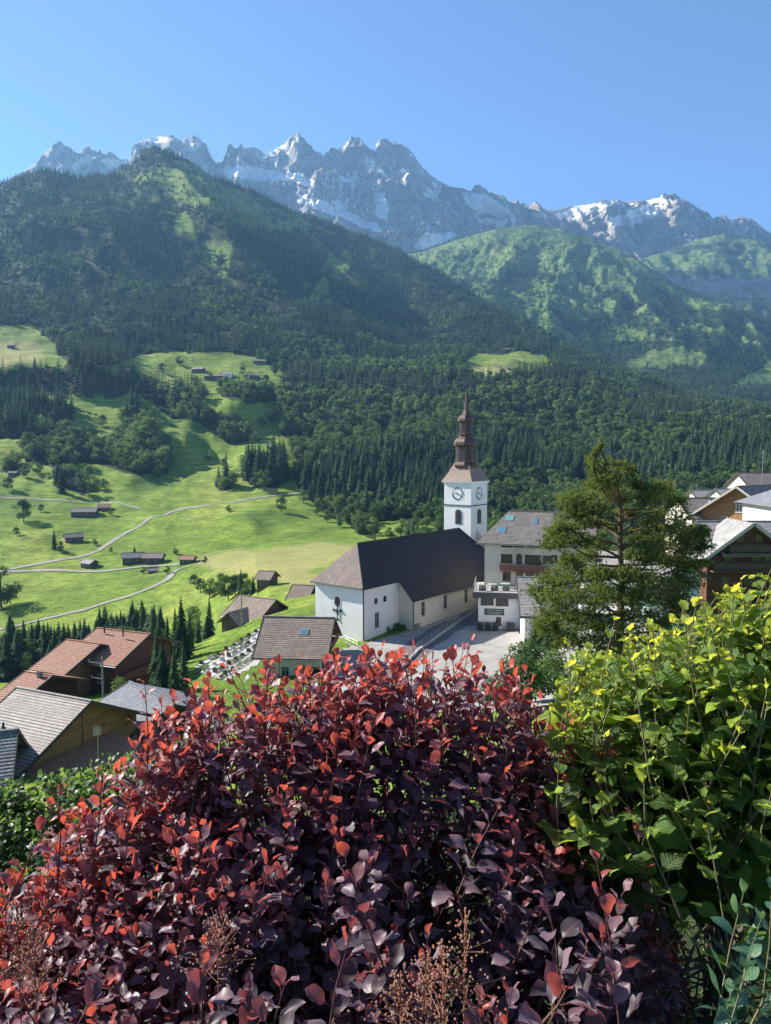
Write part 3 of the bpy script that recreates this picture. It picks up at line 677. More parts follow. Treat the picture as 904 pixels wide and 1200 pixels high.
def scatter(T, cond, density, seed):
    """random points on a sheet; cond(px, py, pts) -> density multiplier; returns points"""
    g = np.random.default_rng(seed)
    A, B_, C_ = T[:-1, :-1], T[:-1, 1:], T[1:, :-1]
    ar = np.linalg.norm(np.cross((B_ - A)[..., :2], (C_ - A)[..., :2])[..., None], axis=-1)
    mid = (A + B_ + C_ + T[1:, 1:]) / 4
    px, py = proj(mid); w = cond(px, py, mid) * density(mid) * ar
    n = g.poisson(np.clip(w, 0, 60)); i, j = np.nonzero(n); rep = n[i, j]; i = np.repeat(i, rep); j = np.repeat(j, rep)
    a = g.uniform(0, 1, len(i))[:, None]; b = g.uniform(0, 1, len(i))[:, None]
    return T[i, j] * (1 - a) * (1 - b) + T[i, j + 1] * a * (1 - b) + T[i + 1, j] * (1 - a) * b + T[i + 1, j + 1] * a * b
def inframe(px, py): return (px > -260) & (px < 1160)
def treefilter(pts):
    px, py = proj(pts); X, Y = pts[:, 0], pts[:, 1]
    md, sc, dr = masks(px, py, fbm(X / 60, Y / 60, 0, 40, 4), fbm(X / 60, Y / 60, 0, 55, 4))
    return md, sc
def dens1(m):
    Y = m[..., 1]; return np.interp(Y, [240, 700, 1200, 1800, 2700], [1 / 75., 1 / 80., 1 / 85., 1 / 95., 1 / 125.])
pts = scatter(T1, lambda px, py, m: inframe(px, py) * (m[..., 1] > 250) * (m[..., 1] < r1Y[None, :-1] * 1.02), dens1, 5)
md, sc = treefilter(pts)
keep = ~md & ~(sc & (rng.uniform(size=len(pts)) > 0.16) & (pts[:, 1] > 1500))
pts = pts[keep]
MID = [merged(spruce_np(18, 4.2, 20, 8, 3, 84, .32), 'spruce', (M['bark'], M['conifer'])), merged(spruce_np(18, 4.8, 18, 8, 3, 85, .32), 'spruce', (M['bark'], M['conifer'])),
       merged(broadleaf_np(12, 5.0, 13, 900, .5, 86), 'broadleaf', (M['bark'], M['decid'])), merged(broadleaf_np(12, 5.6, 17, 1000, .5, 87), 'broadleaf', (M['bark'], M['decid']))]
px, py = proj(pts)
X, Y = pts[:, 0], pts[:, 1]
nb = fbm(X / 130, Y / 130, 0, 161, 3) * 1.5 + 0.5 - sst(700, 1500, Y) * 0.62 - (px < 230) * (Y > 1000) * .3
isb = nb + rng.uniform(-.35, .35, len(pts)) > 0.22
size = np.where(isb, rng.uniform(.6, 1.15, len(pts)), rng.uniform(.55, 1.2, len(pts))) * (1 + fbm(X / 50, Y / 50, 0, 171, 2) * .3)
size *= np.interp(Y, [400, 900, 1300, 2400], [1.0, 1.22, 1.1, 1.0]) * np.where((px < 345) & (py > 425), np.interp(Y, [850, 1000], [1.4, 1.1]), 1.05)
edge = Y > r1Y[0] * 5
nearr = Y < 880
kind = np.where(isb, 2, 0) + (rng.uniform(size=len(pts)) < .5) + np.where(nearr, 4, 0)
# the nearest trees of the wood in view are objects of their own
vis = (px > -20) & (px < 924) & (Y < 860)
order = np.argsort(Y + rng.uniform(0, 160, len(pts)) + ~vis * 1e6)
solo = order[:165]
mask = np.ones(len(pts), bool); mask[solo] = False
def far_mesh(k): return FAR[k] if k < 4 else MID[k - 4]
for i in solo:
    k = int(kind[i]); con = (k % 4) < 2
    o = link('spruce_tree' if con else 'broadleaf_tree', far_mesh(k)); o.location = pts[i]; s = float(size[i]) * .9
    o.rotation_euler = (0, 0, random.uniform(0, 6.28)); o.scale = (s, s, s * random.uniform(.95, 1.15))
    left = px[i] < 350
    if con: tag(o, 'dark spruce in the hillside woods between the meadows' if left else 'dark spruce at the foot of the wooded slope behind the church', 'tree', 'spruces of the meadow woods' if left else 'spruces at the foot of the slope')
    else: tag(o, 'round green broadleaf tree in the hillside woods between the meadows' if left else 'round green broadleaf tree at the foot of the wooded slope behind the church', 'tree', 'broadleaf trees of the meadow woods' if left else 'broadleaf trees at the foot of the slope')
fpts = pts[mask]; fk = kind[mask]; fs = size[mask]

pts2 = scatter(T2, lambda px, py, m: inframe(px, py) * (px > 380) * np.where(A2['open'][:-1, :-1] < 0.6, 1.0, np.where(A2['open'][:-1, :-1] < 1.3, .14, 0)), lambda m: np.interp(m[..., 1], [1700, 3900], [1 / 115., 1 / 230.]), 6)
g2 = np.random.default_rng(9); k2 = np.where(g2.uniform(size=len(pts2)) < .12, 2, 0) + (g2.uniform(size=len(pts2)) < .5); s2 = g2.uniform(.6, 1.25, len(pts2))
pts3 = scatter(T3, lambda px, py, m: inframe(px, py) * (A3['open'][:-1, :-1] < 0.42) * (py > 335), lambda m: np.full(m.shape[:2], 1 / 420.), 8)
k3 = np.zeros(len(pts3), int); s3 = g2.uniform(.7, 1.2, len(pts3))
print('forest', len(fpts), len(pts2), len(pts3), 'solo', len(solo))

def proto_objects():
    """eight real trees of the wood that the forest instances are taken from"""
    out = []
    spots = fpts[np.argsort(fpts[:, 1])[:8]]
    for k in range(8):
        o = link('spruce_tree' if k % 4 < 2 else 'broadleaf_tree', far_mesh(k)); o.location = spots[k]
        tag(o, 'dark spruce at the foot of the wooded slope behind the church' if k % 4 < 2 else 'round green broadleaf tree at the foot of the wooded slope behind the church', 'tree',
            'spruces at the foot of the slope' if k % 4 < 2 else 'broadleaf trees at the foot of the slope')
        out.append(o)
    return out
PO = proto_objects()
def forest(name, P_, K_, S_, label):
    me = bpy.data.meshes.new(name); me.vertices.add(len(P_)); me.vertices.foreach_set('co', np.ascontiguousarray(P_ - [0, 0, .3], np.float32).ravel())
    for nm, typ, d in (('kind_id', 'FLOAT', K_), ('size', 'FLOAT', S_), ('turn', 'FLOAT', rng.uniform(0, 6.28, len(P_)))):
        a = me.attributes.new(nm, typ, 'POINT'); a.data.foreach_set('value', np.asarray(d, np.float32))
    o = link(name, me); tag(o, label, 'forest', kind='stuff')
    ng = bpy.data.node_groups.new(name + '_nodes', 'GeometryNodeTree')
    ng.interface.new_socket('Geometry', in_out='INPUT', socket_type='NodeSocketGeometry'); ng.interface.new_socket('Geometry', in_out='OUTPUT', socket_type='NodeSocketGeometry')
    gi = ng.nodes.new('NodeGroupInput'); go = ng.nodes.new('NodeGroupOutput'); jn_ = ng.nodes.new('GeometryNodeJoinGeometry')
    def named(n):
        a = ng.nodes.new('GeometryNodeInputNamedAttribute'); a.data_type = 'FLOAT'; a.inputs['Name'].default_value = n; return a.outputs[0]
    kk, ss, tt = named('kind_id'), named('size'), named('turn')
    rv = ng.nodes.new('ShaderNodeCombineXYZ'); ng.links.new(tt, rv.inputs[2])
    for k in sorted(set(int(x) for x in K_)):
        cmp_ = ng.nodes.new('FunctionNodeCompare'); cmp_.data_type = 'FLOAT'; cmp_.operation = 'EQUAL'; ng.links.new(kk, cmp_.inputs[0]); cmp_.inputs[1].default_value = k; cmp_.inputs['Epsilon'].default_value = .1
        oi = ng.nodes.new('GeometryNodeObjectInfo'); oi.inputs['Object'].default_value = PO[k]; oi.transform_space = 'ORIGINAL'; oi.inputs['As Instance'].default_value = True
        ip = ng.nodes.new('GeometryNodeInstanceOnPoints')
        ng.links.new(gi.outputs[0], ip.inputs['Points']); ng.links.new(cmp_.outputs[0], ip.inputs['Selection']); ng.links.new(oi.outputs['Geometry'], ip.inputs['Instance'])
        ng.links.new(rv.outputs[0], ip.inputs['Rotation']); ng.links.new(ss, ip.inputs['Scale']); ng.links.new(ip.outputs[0], jn_.inputs[0])
    ng.links.new(jn_.outputs[0], go.inputs[0])
    md_ = o.modifiers.new('trees', 'NODES'); md_.node_group = ng
    return o
forest('forest', fpts, fk, fs, 'dense dark forest of spruce and broadleaf trees covering the slope opposite the village')
forest('forest', pts2, k2, s2, 'blue green spruce forest on the flanks of the pointed green mountain')
if len(pts3): forest('forest', pts3, k3, s3, 'sparse distant spruce wood below the far right alpine ridge')

# ============================================================ ROADS
def ribbon(name, pts_px, width, lift, mat, step=4.0, pts_xyz=None):
    ws = [hit(*p) for p in pts_px] if pts_xyz is None else [Vector(p) for p in pts_xyz]
    path = []
    for i in range(len(ws) - 1):            # Catmull-Rom through the traced points
        p0, p1, p2, p3 = ws[max(i - 1, 0)], ws[i], ws[i + 1], ws[min(i + 2, len(ws) - 1)]
        n = max(2, int((p2 - p1).length / step))
        for j in range(n):
            t = j / n; path.append(0.5 * ((2 * p1) + (p2 - p0) * t + (2 * p0 - 5 * p1 + 4 * p2 - p3) * t * t + (3 * p1 - p0 - 3 * p2 + p3) * t ** 3))
    path.append(ws[-1]); V = []; F = []; m = 5
    for i, p in enumerate(path):
        d = path[min(i + 1, len(path) - 1)] - path[max(i - 1, 0)]; d.z = 0; d.normalize(); s = Vector((d.y, -d.x, 0))
        for k in range(m):
            q = p + s * width * (k / (m - 1) - .5) * (1 + .12 * math.sin(i * 1.7 + k)); V.append((q.x, q.y, gz(q.x, q.y) + lift))
    for i in range(len(path) - 1):
        for k in range(m - 1): a = i * m + k; F.append((a, a + 1, a + m + 1, a + m))
    return tag(link(name, np_mesh(name, V, F, mat, True)), kind='structure')
ribbon('road', [(-40, 676), (0, 670), (40, 662), (80, 655), (112, 647), (128, 637), (149, 624), (170, 612), (197, 602), (223, 595), (240, 593), (279, 588), (325, 581), (355, 578)], 3.9, .28, M['track'])
ribbon('path', [(0, 671), (48, 669), (90, 670), (138, 668), (180, 664), (222, 660)], 3.4, .36, M['track'])
ribbon('path', [(222, 664), (208, 668), (201, 674), (196, 680), (175, 690), (154, 698), (120, 708), (60, 724), (0, 738)], 3.2, .3, M['track'])
ribbon('path', [(-30, 581), (0, 583), (30, 584), (74, 586), (120, 589), (165, 596)], 2.6, .25, M['track'])

# ============================================================ BUILDINGS
def roof_slab(mb, x0, x1, y_e, z_e, z_r, th, row=0.36, hip0=0, hip1=0, y_r=0.0, steps=True):
    """one roof plane from the eave (y_e, z_e) up to the ridge (y_r, z_r), its tile courses standing proud as small steps"""
    Ls = math.hypot(y_e - y_r, z_r - z_e); n = max(1, int(Ls / row)) if steps else 1
    dy, dz = (y_r - y_e) / n, (z_r - z_e) / n; nl = Vector((0, -dz if dy > 0 else dz, abs(dy))).normalized() * 0.035
    top = []; V = []; F = []
    sgn = 1 if dy > 0 else -1
    for i in range(n):
        for q, off in ((0, 1), (1, 0)):
            t = (i + q) / n; xl = x0 + hip0 * t; xr = x1 - hip1 * t
            y = y_e + (y_r - y_e) * t; z = z_e + (z_r - z_e) * t + (0.05 * off if steps else 0)
            V += [(xl, y, z + th), (xr, y, z + th)]
    m = len(V) // 2
    for i in range(m - 1): a = 2 * i; F.append((a, a + 1, a + 3, a + 2) if sgn > 0 else (a + 2, a + 3, a + 1, a))
    b = len(V); V += [(x0, y_e, z_e), (x1, y_e, z_e), (x1 - hip1, y_r, z_r), (x0 + hip0, y_r, z_r)]
    F += [(b, b + 3, b + 2, b + 1), (b, b + 1, 1, 0), (b + 1, b + 2, 2 * m - 1, 1), (b + 3, b, 0, 2 * m - 2)]
    # side strips follow the stepped edge closely enough with one polygon each
    mb.add(V, F)
def window(root, side, s, z, w, h, Lx, Wy, frame='frame', shutter=None, arch=False, glass='glass', name='window', cross=True):
    """window standing 3 cm proud of a wall of a house; side F/B (y) or L/R (x)"""
    mb = MB(); gl = MB(); sh = MB()
    def put(m, a0, a1, z0, z1, d0, d1):
        if side == 'F': m.box(a0, a1, -Wy / 2 - d1, -Wy / 2 - d0, z0, z1)
        elif side == 'B': m.box(a0, a1, Wy / 2 + d0, Wy / 2 + d1, z0, z1)
        elif side == 'L': m.box(-Lx / 2 - d1, -Lx / 2 - d0, a0, a1, z0, z1)
        else: m.box(Lx / 2 + d0, Lx / 2 + d1, a0, a1, z0, z1)
    t = min(.1, w * .1)
    put(mb, s - w / 2 - t, s - w / 2, z - t, z + h + t, .003, .07); put(mb, s + w / 2, s + w / 2 + t, z - t, z + h + t, .003, .07)
    put(mb, s - w / 2, s + w / 2, z + h, z + h + t, .003, .07); put(mb, s - w / 2 - t * 1.6, s + w / 2 + t * 1.6, z - t * 1.5, z - .001, .071, .14)
    put(mb, s - w / 2, s + w / 2, z - t, z, .003, .07)
    if cross:
        put(mb, s - .03, s + .03, z, z + h, .003, .055)
        if h > 1: put(mb, s - w / 2, s - .031, z + h * .62, z + h * .62 + .05, .003, .05); put(mb, s + .031, s + w / 2, z + h * .62, z + h * .62 + .05, .003, .05)
    wo = mb.build(name, M[frame], root)
    put(gl, s - w / 2, s + w / 2, z, z + h, .004, .03); gl.build('pane', M[glass], wo)
    if shutter:
        for q in (-1, 1):
            sh = MB(); c = s + q * (w / 2 + t + w * .27); put(sh, c - w * .25, c + w * .25, z - .03, z + h + .03, .004, .06); sh.build('shutter', M[shutter], wo)
    return wo
def arch_window(root, side, s, z, w, h, Lx, Wy, frame='frame'):
    mb = MB(); gl = MB(); n = 8
    def pt(a, zz, d):
        return {'F': (a, -Wy / 2 - d, zz), 'L': (-Lx / 2 - d, a, zz), 'R': (Lx / 2 + d, a, zz)}[side]
    out = [(s - w / 2, z), (s + w / 2, z)] + [(s + w / 2 * math.cos(math.pi * i / n), z + h - w / 2 + w / 2 * math.sin(math.pi * i / n)) for i in range(n + 1)]
    inn = [(s + (a - s) * .78, z + (b - z) * .9 + h * .05) for a, b in out]
    def prism(m, poly, d0, d1):
        k = len(poly); V = [pt(a, b, d0) for a, b in poly] + [pt(a, b, d1) for a, b in poly]
        m.add(V, [tuple(range(k, 2 * k))] + [(i, (i + 1) % k, k + (i + 1) % k, k + i) for i in range(k)])
    prism(mb, out, .003, .05); prism(gl, inn, .004, .06)
    wo = mb.build('window', M[frame], root); gl.build('pane', M['glass'], wo); return wo
def balcony(root, side, s0, s1, z, depth, h, Lx, Wy, mat='balcony', solid=True):
    mb = MB()
    def put(a0, a1, d0, d1, z0, z1):
        if side == 'F': mb.box(a0, a1, -Wy / 2 - d1, -Wy / 2 - d0, z0, z1)
        elif side == 'L': mb.box(-Lx / 2 - d1, -Lx / 2 - d0, a0, a1, z0, z1)
        else: mb.box(Lx / 2 + d0, Lx / 2 + d1, a0, a1, z0, z1)
    put(s0, s1, .003, depth, z - .16, z)
    put(s0, s1, depth - .06, depth + .02, z + h - .1, z + h)
    n = int((s1 - s0) / (.16 if solid else .3))
    for i in range(n):
        a = s0 + (s1 - s0) * i / n; put(a, a + (.13 if solid else .06), depth - .03, depth, z + .06, z + h - .101)
    for a in (s0, s1 - .06): put(a, a + .06, .003, depth - .061, z + h - .1, z + h); put(a, a + .06, .003, depth - .061, z + h * .45, z + h * .55)
    return mb.build('balcony', M[mat], root)
def house(p1, p2, W, pitch, wall_h, wall='plaster', roof='shingle', label='', cat='house', name='house', group=None, over=.9, verge=.8, wins=(), chim=(), balc=(), hip=(0, 0), gable=None,
          th=.18, base=None, fascia='darkverge', steps=True, row=.36, skylights=(), z_up=0, gut=True, shift=0.0):
    """gable or hipped house given by the two ends of its ridge"""
    a, b = Vector(p1), Vector(p2); b.z = a.z
    mid = (a + b) / 2; rot = math.atan2(b.y - a.y, b.x - a.x); Lr = (b - a).length; Lx = Lr - 2 * verge + hip[0] + hip[1]
    tp = math.tan(pitch); rise = W / 2 * tp; zr = wall_h + rise
    root = empty(name, (mid.x, mid.y, a.z - zr - th), rot, label=label, cat=cat, group=group)
    H0, H1 = hip; ox = (H1 - H0) / 2
    mb = MB(); x0, x1, y0, y1 = -Lx / 2, Lx / 2, -W / 2, W / 2; zb = -3.5
    g0 = H0 > 0; g1 = H1 > 0
    V = [(x0, y0, zb), (x1, y0, zb), (x1, y1, zb), (x0, y1, zb), (x0, y0, wall_h), (x1, y0, wall_h), (x1, y1, wall_h), (x0, y1, wall_h), (x0, 0, zr - .02), (x1, 0, zr - .02)]
    F = [(0, 1, 5, 4), (2, 3, 7, 6)]
    F += [(1, 2, 6, 5)] if g1 else [(1, 2, 6, 9, 5)]
    F += [(3, 0, 4, 7)] if g0 else [(3, 0, 4, 8, 7)]
    if not gable: mb.add(V, F); mb.build('wall', M[wall], root)
    else:
        mb.add(V[:8], [(0, 1, 5, 4), (2, 3, 7, 6), (1, 2, 6, 5), (3, 0, 4, 7)]); mb.build('wall', M[wall], root)
        for xx, hp in ((x0, g0), (x1, g1)):
            if hp: continue
            gb = MB(); e = .06 if xx > 0 else -.06
            gb.add([(xx, y0, wall_h), (xx, y1, wall_h), (xx, 0, zr - .02), (xx + e, y0, wall_h), (xx + e, y1, wall_h), (xx + e, 0, zr - .02)], [(0, 1, 2), (3, 5, 4), (0, 3, 4, 1), (1, 4, 5, 2), (2, 5, 3, 0)])
            gb.build('gable', M[gable], root)
    rf = MB(); ye = W / 2 + over; ze = wall_h - over * tp
    ax0 = x0 - (over if g0 else verge); ax1 = x1 + (over if g1 else verge)
    h0 = H0 + over if g0 else 0; h1 = H1 + over if g1 else 0
    roof_slab(rf, ax0, ax1, -ye, ze, zr, th, row, h0, h1, steps=steps); roof_slab(rf, ax0, ax1, ye, ze, zr, th, row, h0, h1, steps=steps)
    for gg, ax, hh in ((g0, ax0, h0), (g1, ax1, -h1)):
        if gg:
            n = 12; V = []
            for i in range(n + 1):
                t = i / n; V += [(ax + hh * t, -ye * (1 - t), ze + (zr - ze) * t + th + .02), (ax + hh * t, ye * (1 - t), ze + (zr - ze) * t + th + .02)]
            rf.add(V, [(2 * i, 2 * i + 1, 2 * i + 3, 2 * i + 2) for i in range(n)])
    ro = rf.build('roof', M[roof], root)
    cap = MB(); cap.bar((ax0 + h0 - .05, 0, zr + th + .06), (ax1 - h1 + .05, 0, zr + th + .06), .3, .14); cap.build('ridge_cap', M[roof], ro)
    vb = MB()
    for gg, ax, e in ((g0, ax0, -.05), (g1, ax1, .05)):
        if not gg:
            for s_ in (-1, 1): vb.bar((ax + e, s_ * (ye + .05), ze + th * .5 - .05), (ax + e, 0, zr + th * .5 + .02), .07, .34)
    if vb.v: vb.build('verge_board', M[fascia], ro)
    if gut:
        gm_ = MB()
        for s_ in (-1, 1): gm_.tube([(ax0, s_ * (ye + .09), ze + .02), (ax1, s_ * (ye + .09), ze + .02)], .085, 6)
        gm_.build('gutter', M['gutter'], ro)
        # rafter ends under the front eave
        rm = MB(); k = int((x1 - x0) / 1.1)
        for i in range(k + 1):
            xx = x0 + .1 + (x1 - x0 - .2) * i / max(k, 1); rm.bar((xx, -ye + .12, ze - .05 + .12 * tp), (xx, -W / 2 + .05, wall_h - .1), .12, .16)
        rm.build('rafter', M['darkwood'], root)
    for w in wins:
        kw = w[5] if len(w) > 5 else {}
        (arch_window if kw.get('arch') else window)(root, *w[:5], Lx, W, **{k: v for k, v in kw.items() if k != 'arch'})
    for bl in balc: balcony(root, *bl[:6], Lx, W, **(bl[6] if len(bl) > 6 else {}))
    for (cx_, cy_, cw, ch) in chim:
        zc = zr - abs(cy_) * tp
        cm = MB(); cm.box(cx_ - cw / 2, cx_ + cw / 2, cy_ - cw / 2, cy_ + cw / 2, zc - .4, zc + ch); co = cm.build('chimney', M['stone'], ro)
        c2 = MB(); c2.box(cx_ - cw * .62, cx_ + cw * .62, cy_ - cw * .62, cy_ + cw * .62, zc + ch + .12, zc + ch + .2)
        for a_ in (-1, 1):
            for b_ in (-1, 1): c2.box(cx_ + a_ * cw * .4 - .04, cx_ + a_ * cw * .4 + .04, cy_ + b_ * cw * .4 - .04, cy_ + b_ * cw * .4 + .04, zc + ch, zc + ch + .121)
        c2.build('chimney_cap', M['darkgrey'], ro)
    for (sx_, sy_, sw, sl, gl_) in skylights:       # along x, distance down the slope from the ridge (front plane)
        def sp(x, d, up): return (x, -d * math.cos(pitch) - up * math.sin(pitch) * 0, zr + th - d * math.sin(pitch) + up)
        sm_ = MB(); V = [sp(sx_ - sw / 2, sy_, .14), sp(sx_ + sw / 2, sy_, .14), sp(sx_ + sw / 2, sy_ + sl, .14), sp(sx_ - sw / 2, sy_ + sl, .14)] + [sp(sx_ - sw / 2, sy_, 0), sp(sx_ + sw / 2, sy_, 0), sp(sx_ + sw / 2, sy_ + sl, 0), sp(sx_ - sw / 2, sy_ + sl, 0)]
        sm_.add(V, [(0, 1, 2, 3), (0, 4, 5, 1), (1, 5, 6, 2), (2, 6, 7, 3), (3, 7, 4, 0)]); so = sm_.build('skylight', M['metal'], ro)
        gg_ = MB(); q = .1
        gg_.add([sp(sx_ - sw / 2 + q, sy_ + q, .15), sp(sx_ + sw / 2 - q, sy_ + q, .15), sp(sx_ + sw / 2 - q, sy_ + sl - q, .15), sp(sx_ - sw / 2 + q, sy_ + sl - q, .15)], [(0, 1, 2, 3)]); gg_.build('pane', M[gl_], so)
    root['_Lx'] = Lx; root['_W'] = W; root['_H'] = wall_h
    return root
def ridge(px1, py1, D1, px2, py2):
    a = P(px1, py1, D1); b = Pz(px2, py2, a.z); return a, b
def onwall(root, side, px, py, off=0):
    """local (s, z) where the ray through a photo pixel meets a wall of a house"""
    Lx, W = root['_Lx'], root['_W']; mi = (Matrix.Translation(root.location) @ Matrix.Rotation(root.rotation_euler.z, 4, 'Z')).inverted()
    o = mi @ Vector((0, 0, 0)); d = (mi @ P(px, py, 100)) - o
    if side in 'FB': c = (-W / 2 if side == 'F' else W / 2) - off; t = (c - o.y) / d.y; q = o + d * t; return q.x, q.z
    c = (-Lx / 2 if side == 'L' else Lx / 2); t = (c - o.x) / d.x; q = o + d * t; return q.y, q.z
def clean(root):
    for k in ('_Lx', '_W', '_H'):
        if k in root: del root[k]
def pwin(root, side, px, py, wpx, hpx, arch=False, **kw):
    """window centred on a traced place, size in photo pixels"""
    s, z = onwall(root, side, px, py); s2_, z2 = onwall(root, side, px, py + hpx / 2); s3_, _ = onwall(root, side, px + wpx / 2, py)
    h = abs(z - z2) * 2; w = abs(s3_ - s) * 2
    (arch_window if arch else window)(root, side, s, z - h / 2, w, h, root['_Lx'], root['_W'], **kw)

# ---------------------------------------------------------------- the church
A = Vector((-3.7, 119, 0)); d1 = Vector((.612, .791, 0)); d2 = Vector((-.791, .612, 0))
# local frame: x along the nave (d1), y across it (d2), z = 0 at the forecourt (-30.9)
ZG = -30.9
church = empty('church', (A.x, A.y, ZG), math.atan2(d1.y, d1.x), label='white church with a steep dark slate roof and a slender brown baroque spire', cat='church')
EC, EN, RZ = -21.9 - ZG, -24.5 - ZG, -15.6 - ZG      # choir eave, nave eave, ridge (local)
yc = 5.25; NW = 2.9; XN = 9.9; XE = 44.0
mb = MB()     # choir walls
def wallbox(m, x0, x1, y0, y1, z0, z1): m.box(x0, x1, y0, y1, z0, z1)
wallbox(mb, 0, XN + .3, 0, 10.5, -3, EC); mb.build('choir_wall', M['plaster'], church)
mb = MB(); V = [(XN, -NW, -4), (XN, 10.5 + NW, -4), (XN, 10.5 + NW, EN), (XN, yc, RZ - .3), (XN, -NW, EN)]; V += [(XE, y, z) for (_, y, z) in V]
mb.add(V, [(0, 4, 3, 2, 1), (5, 6, 7, 8, 9), (0, 5, 9, 4), (1, 2, 7, 6), (0, 1, 6, 5)]); mb.build('nave_wall', M['cream'], church)
mb = MB(); ts = (RZ - EN) / (yc + NW); o_ = .55; hs = 4.9
def ry(y): return RZ - abs(y - yc) * ts         # main planes through the ridge
th = .28
def slab(m, poly, th=.28):
    k = len(poly); m.add(list(poly) + [(x, y, z - th) for x, y, z in poly], [tuple(range(k)), tuple(range(2 * k - 1, k - 1, -1))] + [(i, k + i, k + (i + 1) % k, (i + 1) % k) for i in range(k)])
yl = -NW - o_; yr = 10.5 + NW + o_; cl = -o_; cr = 10.5 + o_
hipx = XE - 6.5
slab(mb, [(hs, yc, RZ), (-o_, cl, ry(cl)), (XN - .7, cl, ry(cl)), (XN - .7, yl, ry(yl)), (XE + .6, yl, ry(yl)), (hipx, yc, RZ)][::1])
slab(mb, [(hs, yc, RZ), (hipx, yc, RZ), (XE + .6, yr, ry(yr)), (XN - .7, yr, ry(yr)), (XN - .7, cr, ry(cr)), (-o_, cr, ry(cr))])
slab(mb, [(hipx, yc, RZ - .01), (XE + .6, yl, ry(yl) - .01), (XE + .6, yr, ry(yr) - .01)])
roof_ch = mb.build('roof', M['slate'], church)
mb = MB(); slab(mb, [(hs + .02, yc, RZ + .03), (-o_ - .05, cr + .02, ry(cr) + .03), (-o_ - .05, cl - .02, ry(cl) + .03)]); mb.build('hip_roof', M['litslate'], church)
# ridge and hip capping, gutters, downpipes
mb = MB(); mb.tube([(-o_, cl, ry(cl) + .08), (hs, yc, RZ + .1), (hipx, yc, RZ + .1), (XE + .6, yl, ry(yl) + .08)], .1, 6); mb.build('ridge_cap', M['slate'], roof_ch)
mb = MB(); mb.tube([(-o_, cl - .1, ry(cl) - .12), (XN - .7, cl - .1, ry(cl) - .12)], .1, 6); mb.tube([(-o_ - .1, cl, ry(cl) - .12), (-o_ - .1, cr, ry(cr) - .12)], .1, 6)
mb.tube([(XN - .7, yl - .1, ry(yl) - .12), (XE, yl - .1, ry(yl) - .12)], .1, 6); mb.build('gutter', M['black'], roof_ch)
mb = MB(); mb.tube([(.12, -.12, EC - .1), (.12, -.12, -1)], .09, 6); mb.build('downpipe', M['darkgrey'], church)
mb = MB(); mb.tube([(XN + .1, -NW - .12, EN - .1), (XN + .1, -NW - .12, -1)], .09, 6); mb.build('downpipe', M['darkgrey'], church)
def cw(y, x, z, w, h, face, arch):   # window on the -y walls (face 'F') at wall plane y, or the -x wall (face 'L')
    hold = M
    sub = church
    wo = (arch_window if arch else window)(sub, 'F' if face == 'F' else 'L', x, z, w, h, 0, -2 * y if face == 'F' else 0)
    return wo
def on_plane(px, py, face, c):
    mi = (Matrix.Translation(church.location) @ Matrix.Rotation(church.rotation_euler.z, 4, 'Z')).inverted(); o = mi @ Vector((0, 0, 0)); d = (mi @ P(px, py, 100)) - o
    k = 1 if face == 'F' else 0; t = (c - o[k]) / d[k]; q = o + d * t; return (q.x if face == 'F' else q.y), q.z
for (qx, qy) in ((495.8, 713.5), (521.8, 705.6), (546, 698.5)):
    s_, z_ = on_plane(qx, qy, 'F', -NW); cw(-NW, s_, z_ - 1.15, .95, 2.4, 'F', False)
s_, z_ = on_plane(441.6, 727, 'F', 0); cw(0, s_, z_ - 1.2, .95, 2.5, 'F', False)
for (qx, qy) in ((440.5, 704), (451, 701.5)):
    s_, z_ = on_plane(qx, qy, 'F', 0); cw(0, s_, z_ - .55, 1.0, 1.1, 'F', True)
s_, z_ = on_plane(395.7, 704.5, 'L', 0); wo = arch_window(church, 'L', s_, z_ - .65, 1.5, 1.5, 0, 0)
s_, z_ = on_plane(396, 716.5, 'L', 0); mb = MB()   # wrought iron cross with trefoil ends
mb.box(-.16, -.08, s_ - .07, s_ + .07, z_ - 1.3, z_ + .95); mb.box(-.15, -.07, s_ - .75, s_ - .071, z_ + .1, z_ + .24); mb.box(-.15, -.07, s_ + .071, s_ + .75, z_ + .1, z_ + .24)
for (a_, b_) in ((-.78, .17), (.78, .17), (0, 1.0), (0, -1.3)):
    for (c_, e_) in ((0, .12), (.12, 0), (-.12, 0), (0, -.12)):
        mb.box(-.17, -.05, s_ + a_ + c_ - .1, s_ + a_ + c_ + .1, z_ + b_ + e_ - .1, z_ + b_ + e_ + .1)
for a_ in (-1, 1):
    for b_ in (-1, 1): mb.bar((-.11, s_ + a_ * .08, z_ + .17 + b_ * .08), (-.11, s_ + a_ * .36, z_ + .17 + b_ * .36), .06)
mb.build('wall_cross', M['black'], church)
# low side roof in front of the tower
mb = MB(); slab(mb, [(XE - .5, 3.6, 9.9), (XE - .5, -NW + .4, 6.6), (XE + 9, -NW + .4, 6.6), (XE + 9, 3.6, 9.9)]); mb.build('sacristy_roof', M['slate'], church)
mb = MB(); mb.box(XE, XE + 8.5, -NW + .8, 3.4, -4, 6.5); mb.build('sacristy_wall', M['cream'], church)
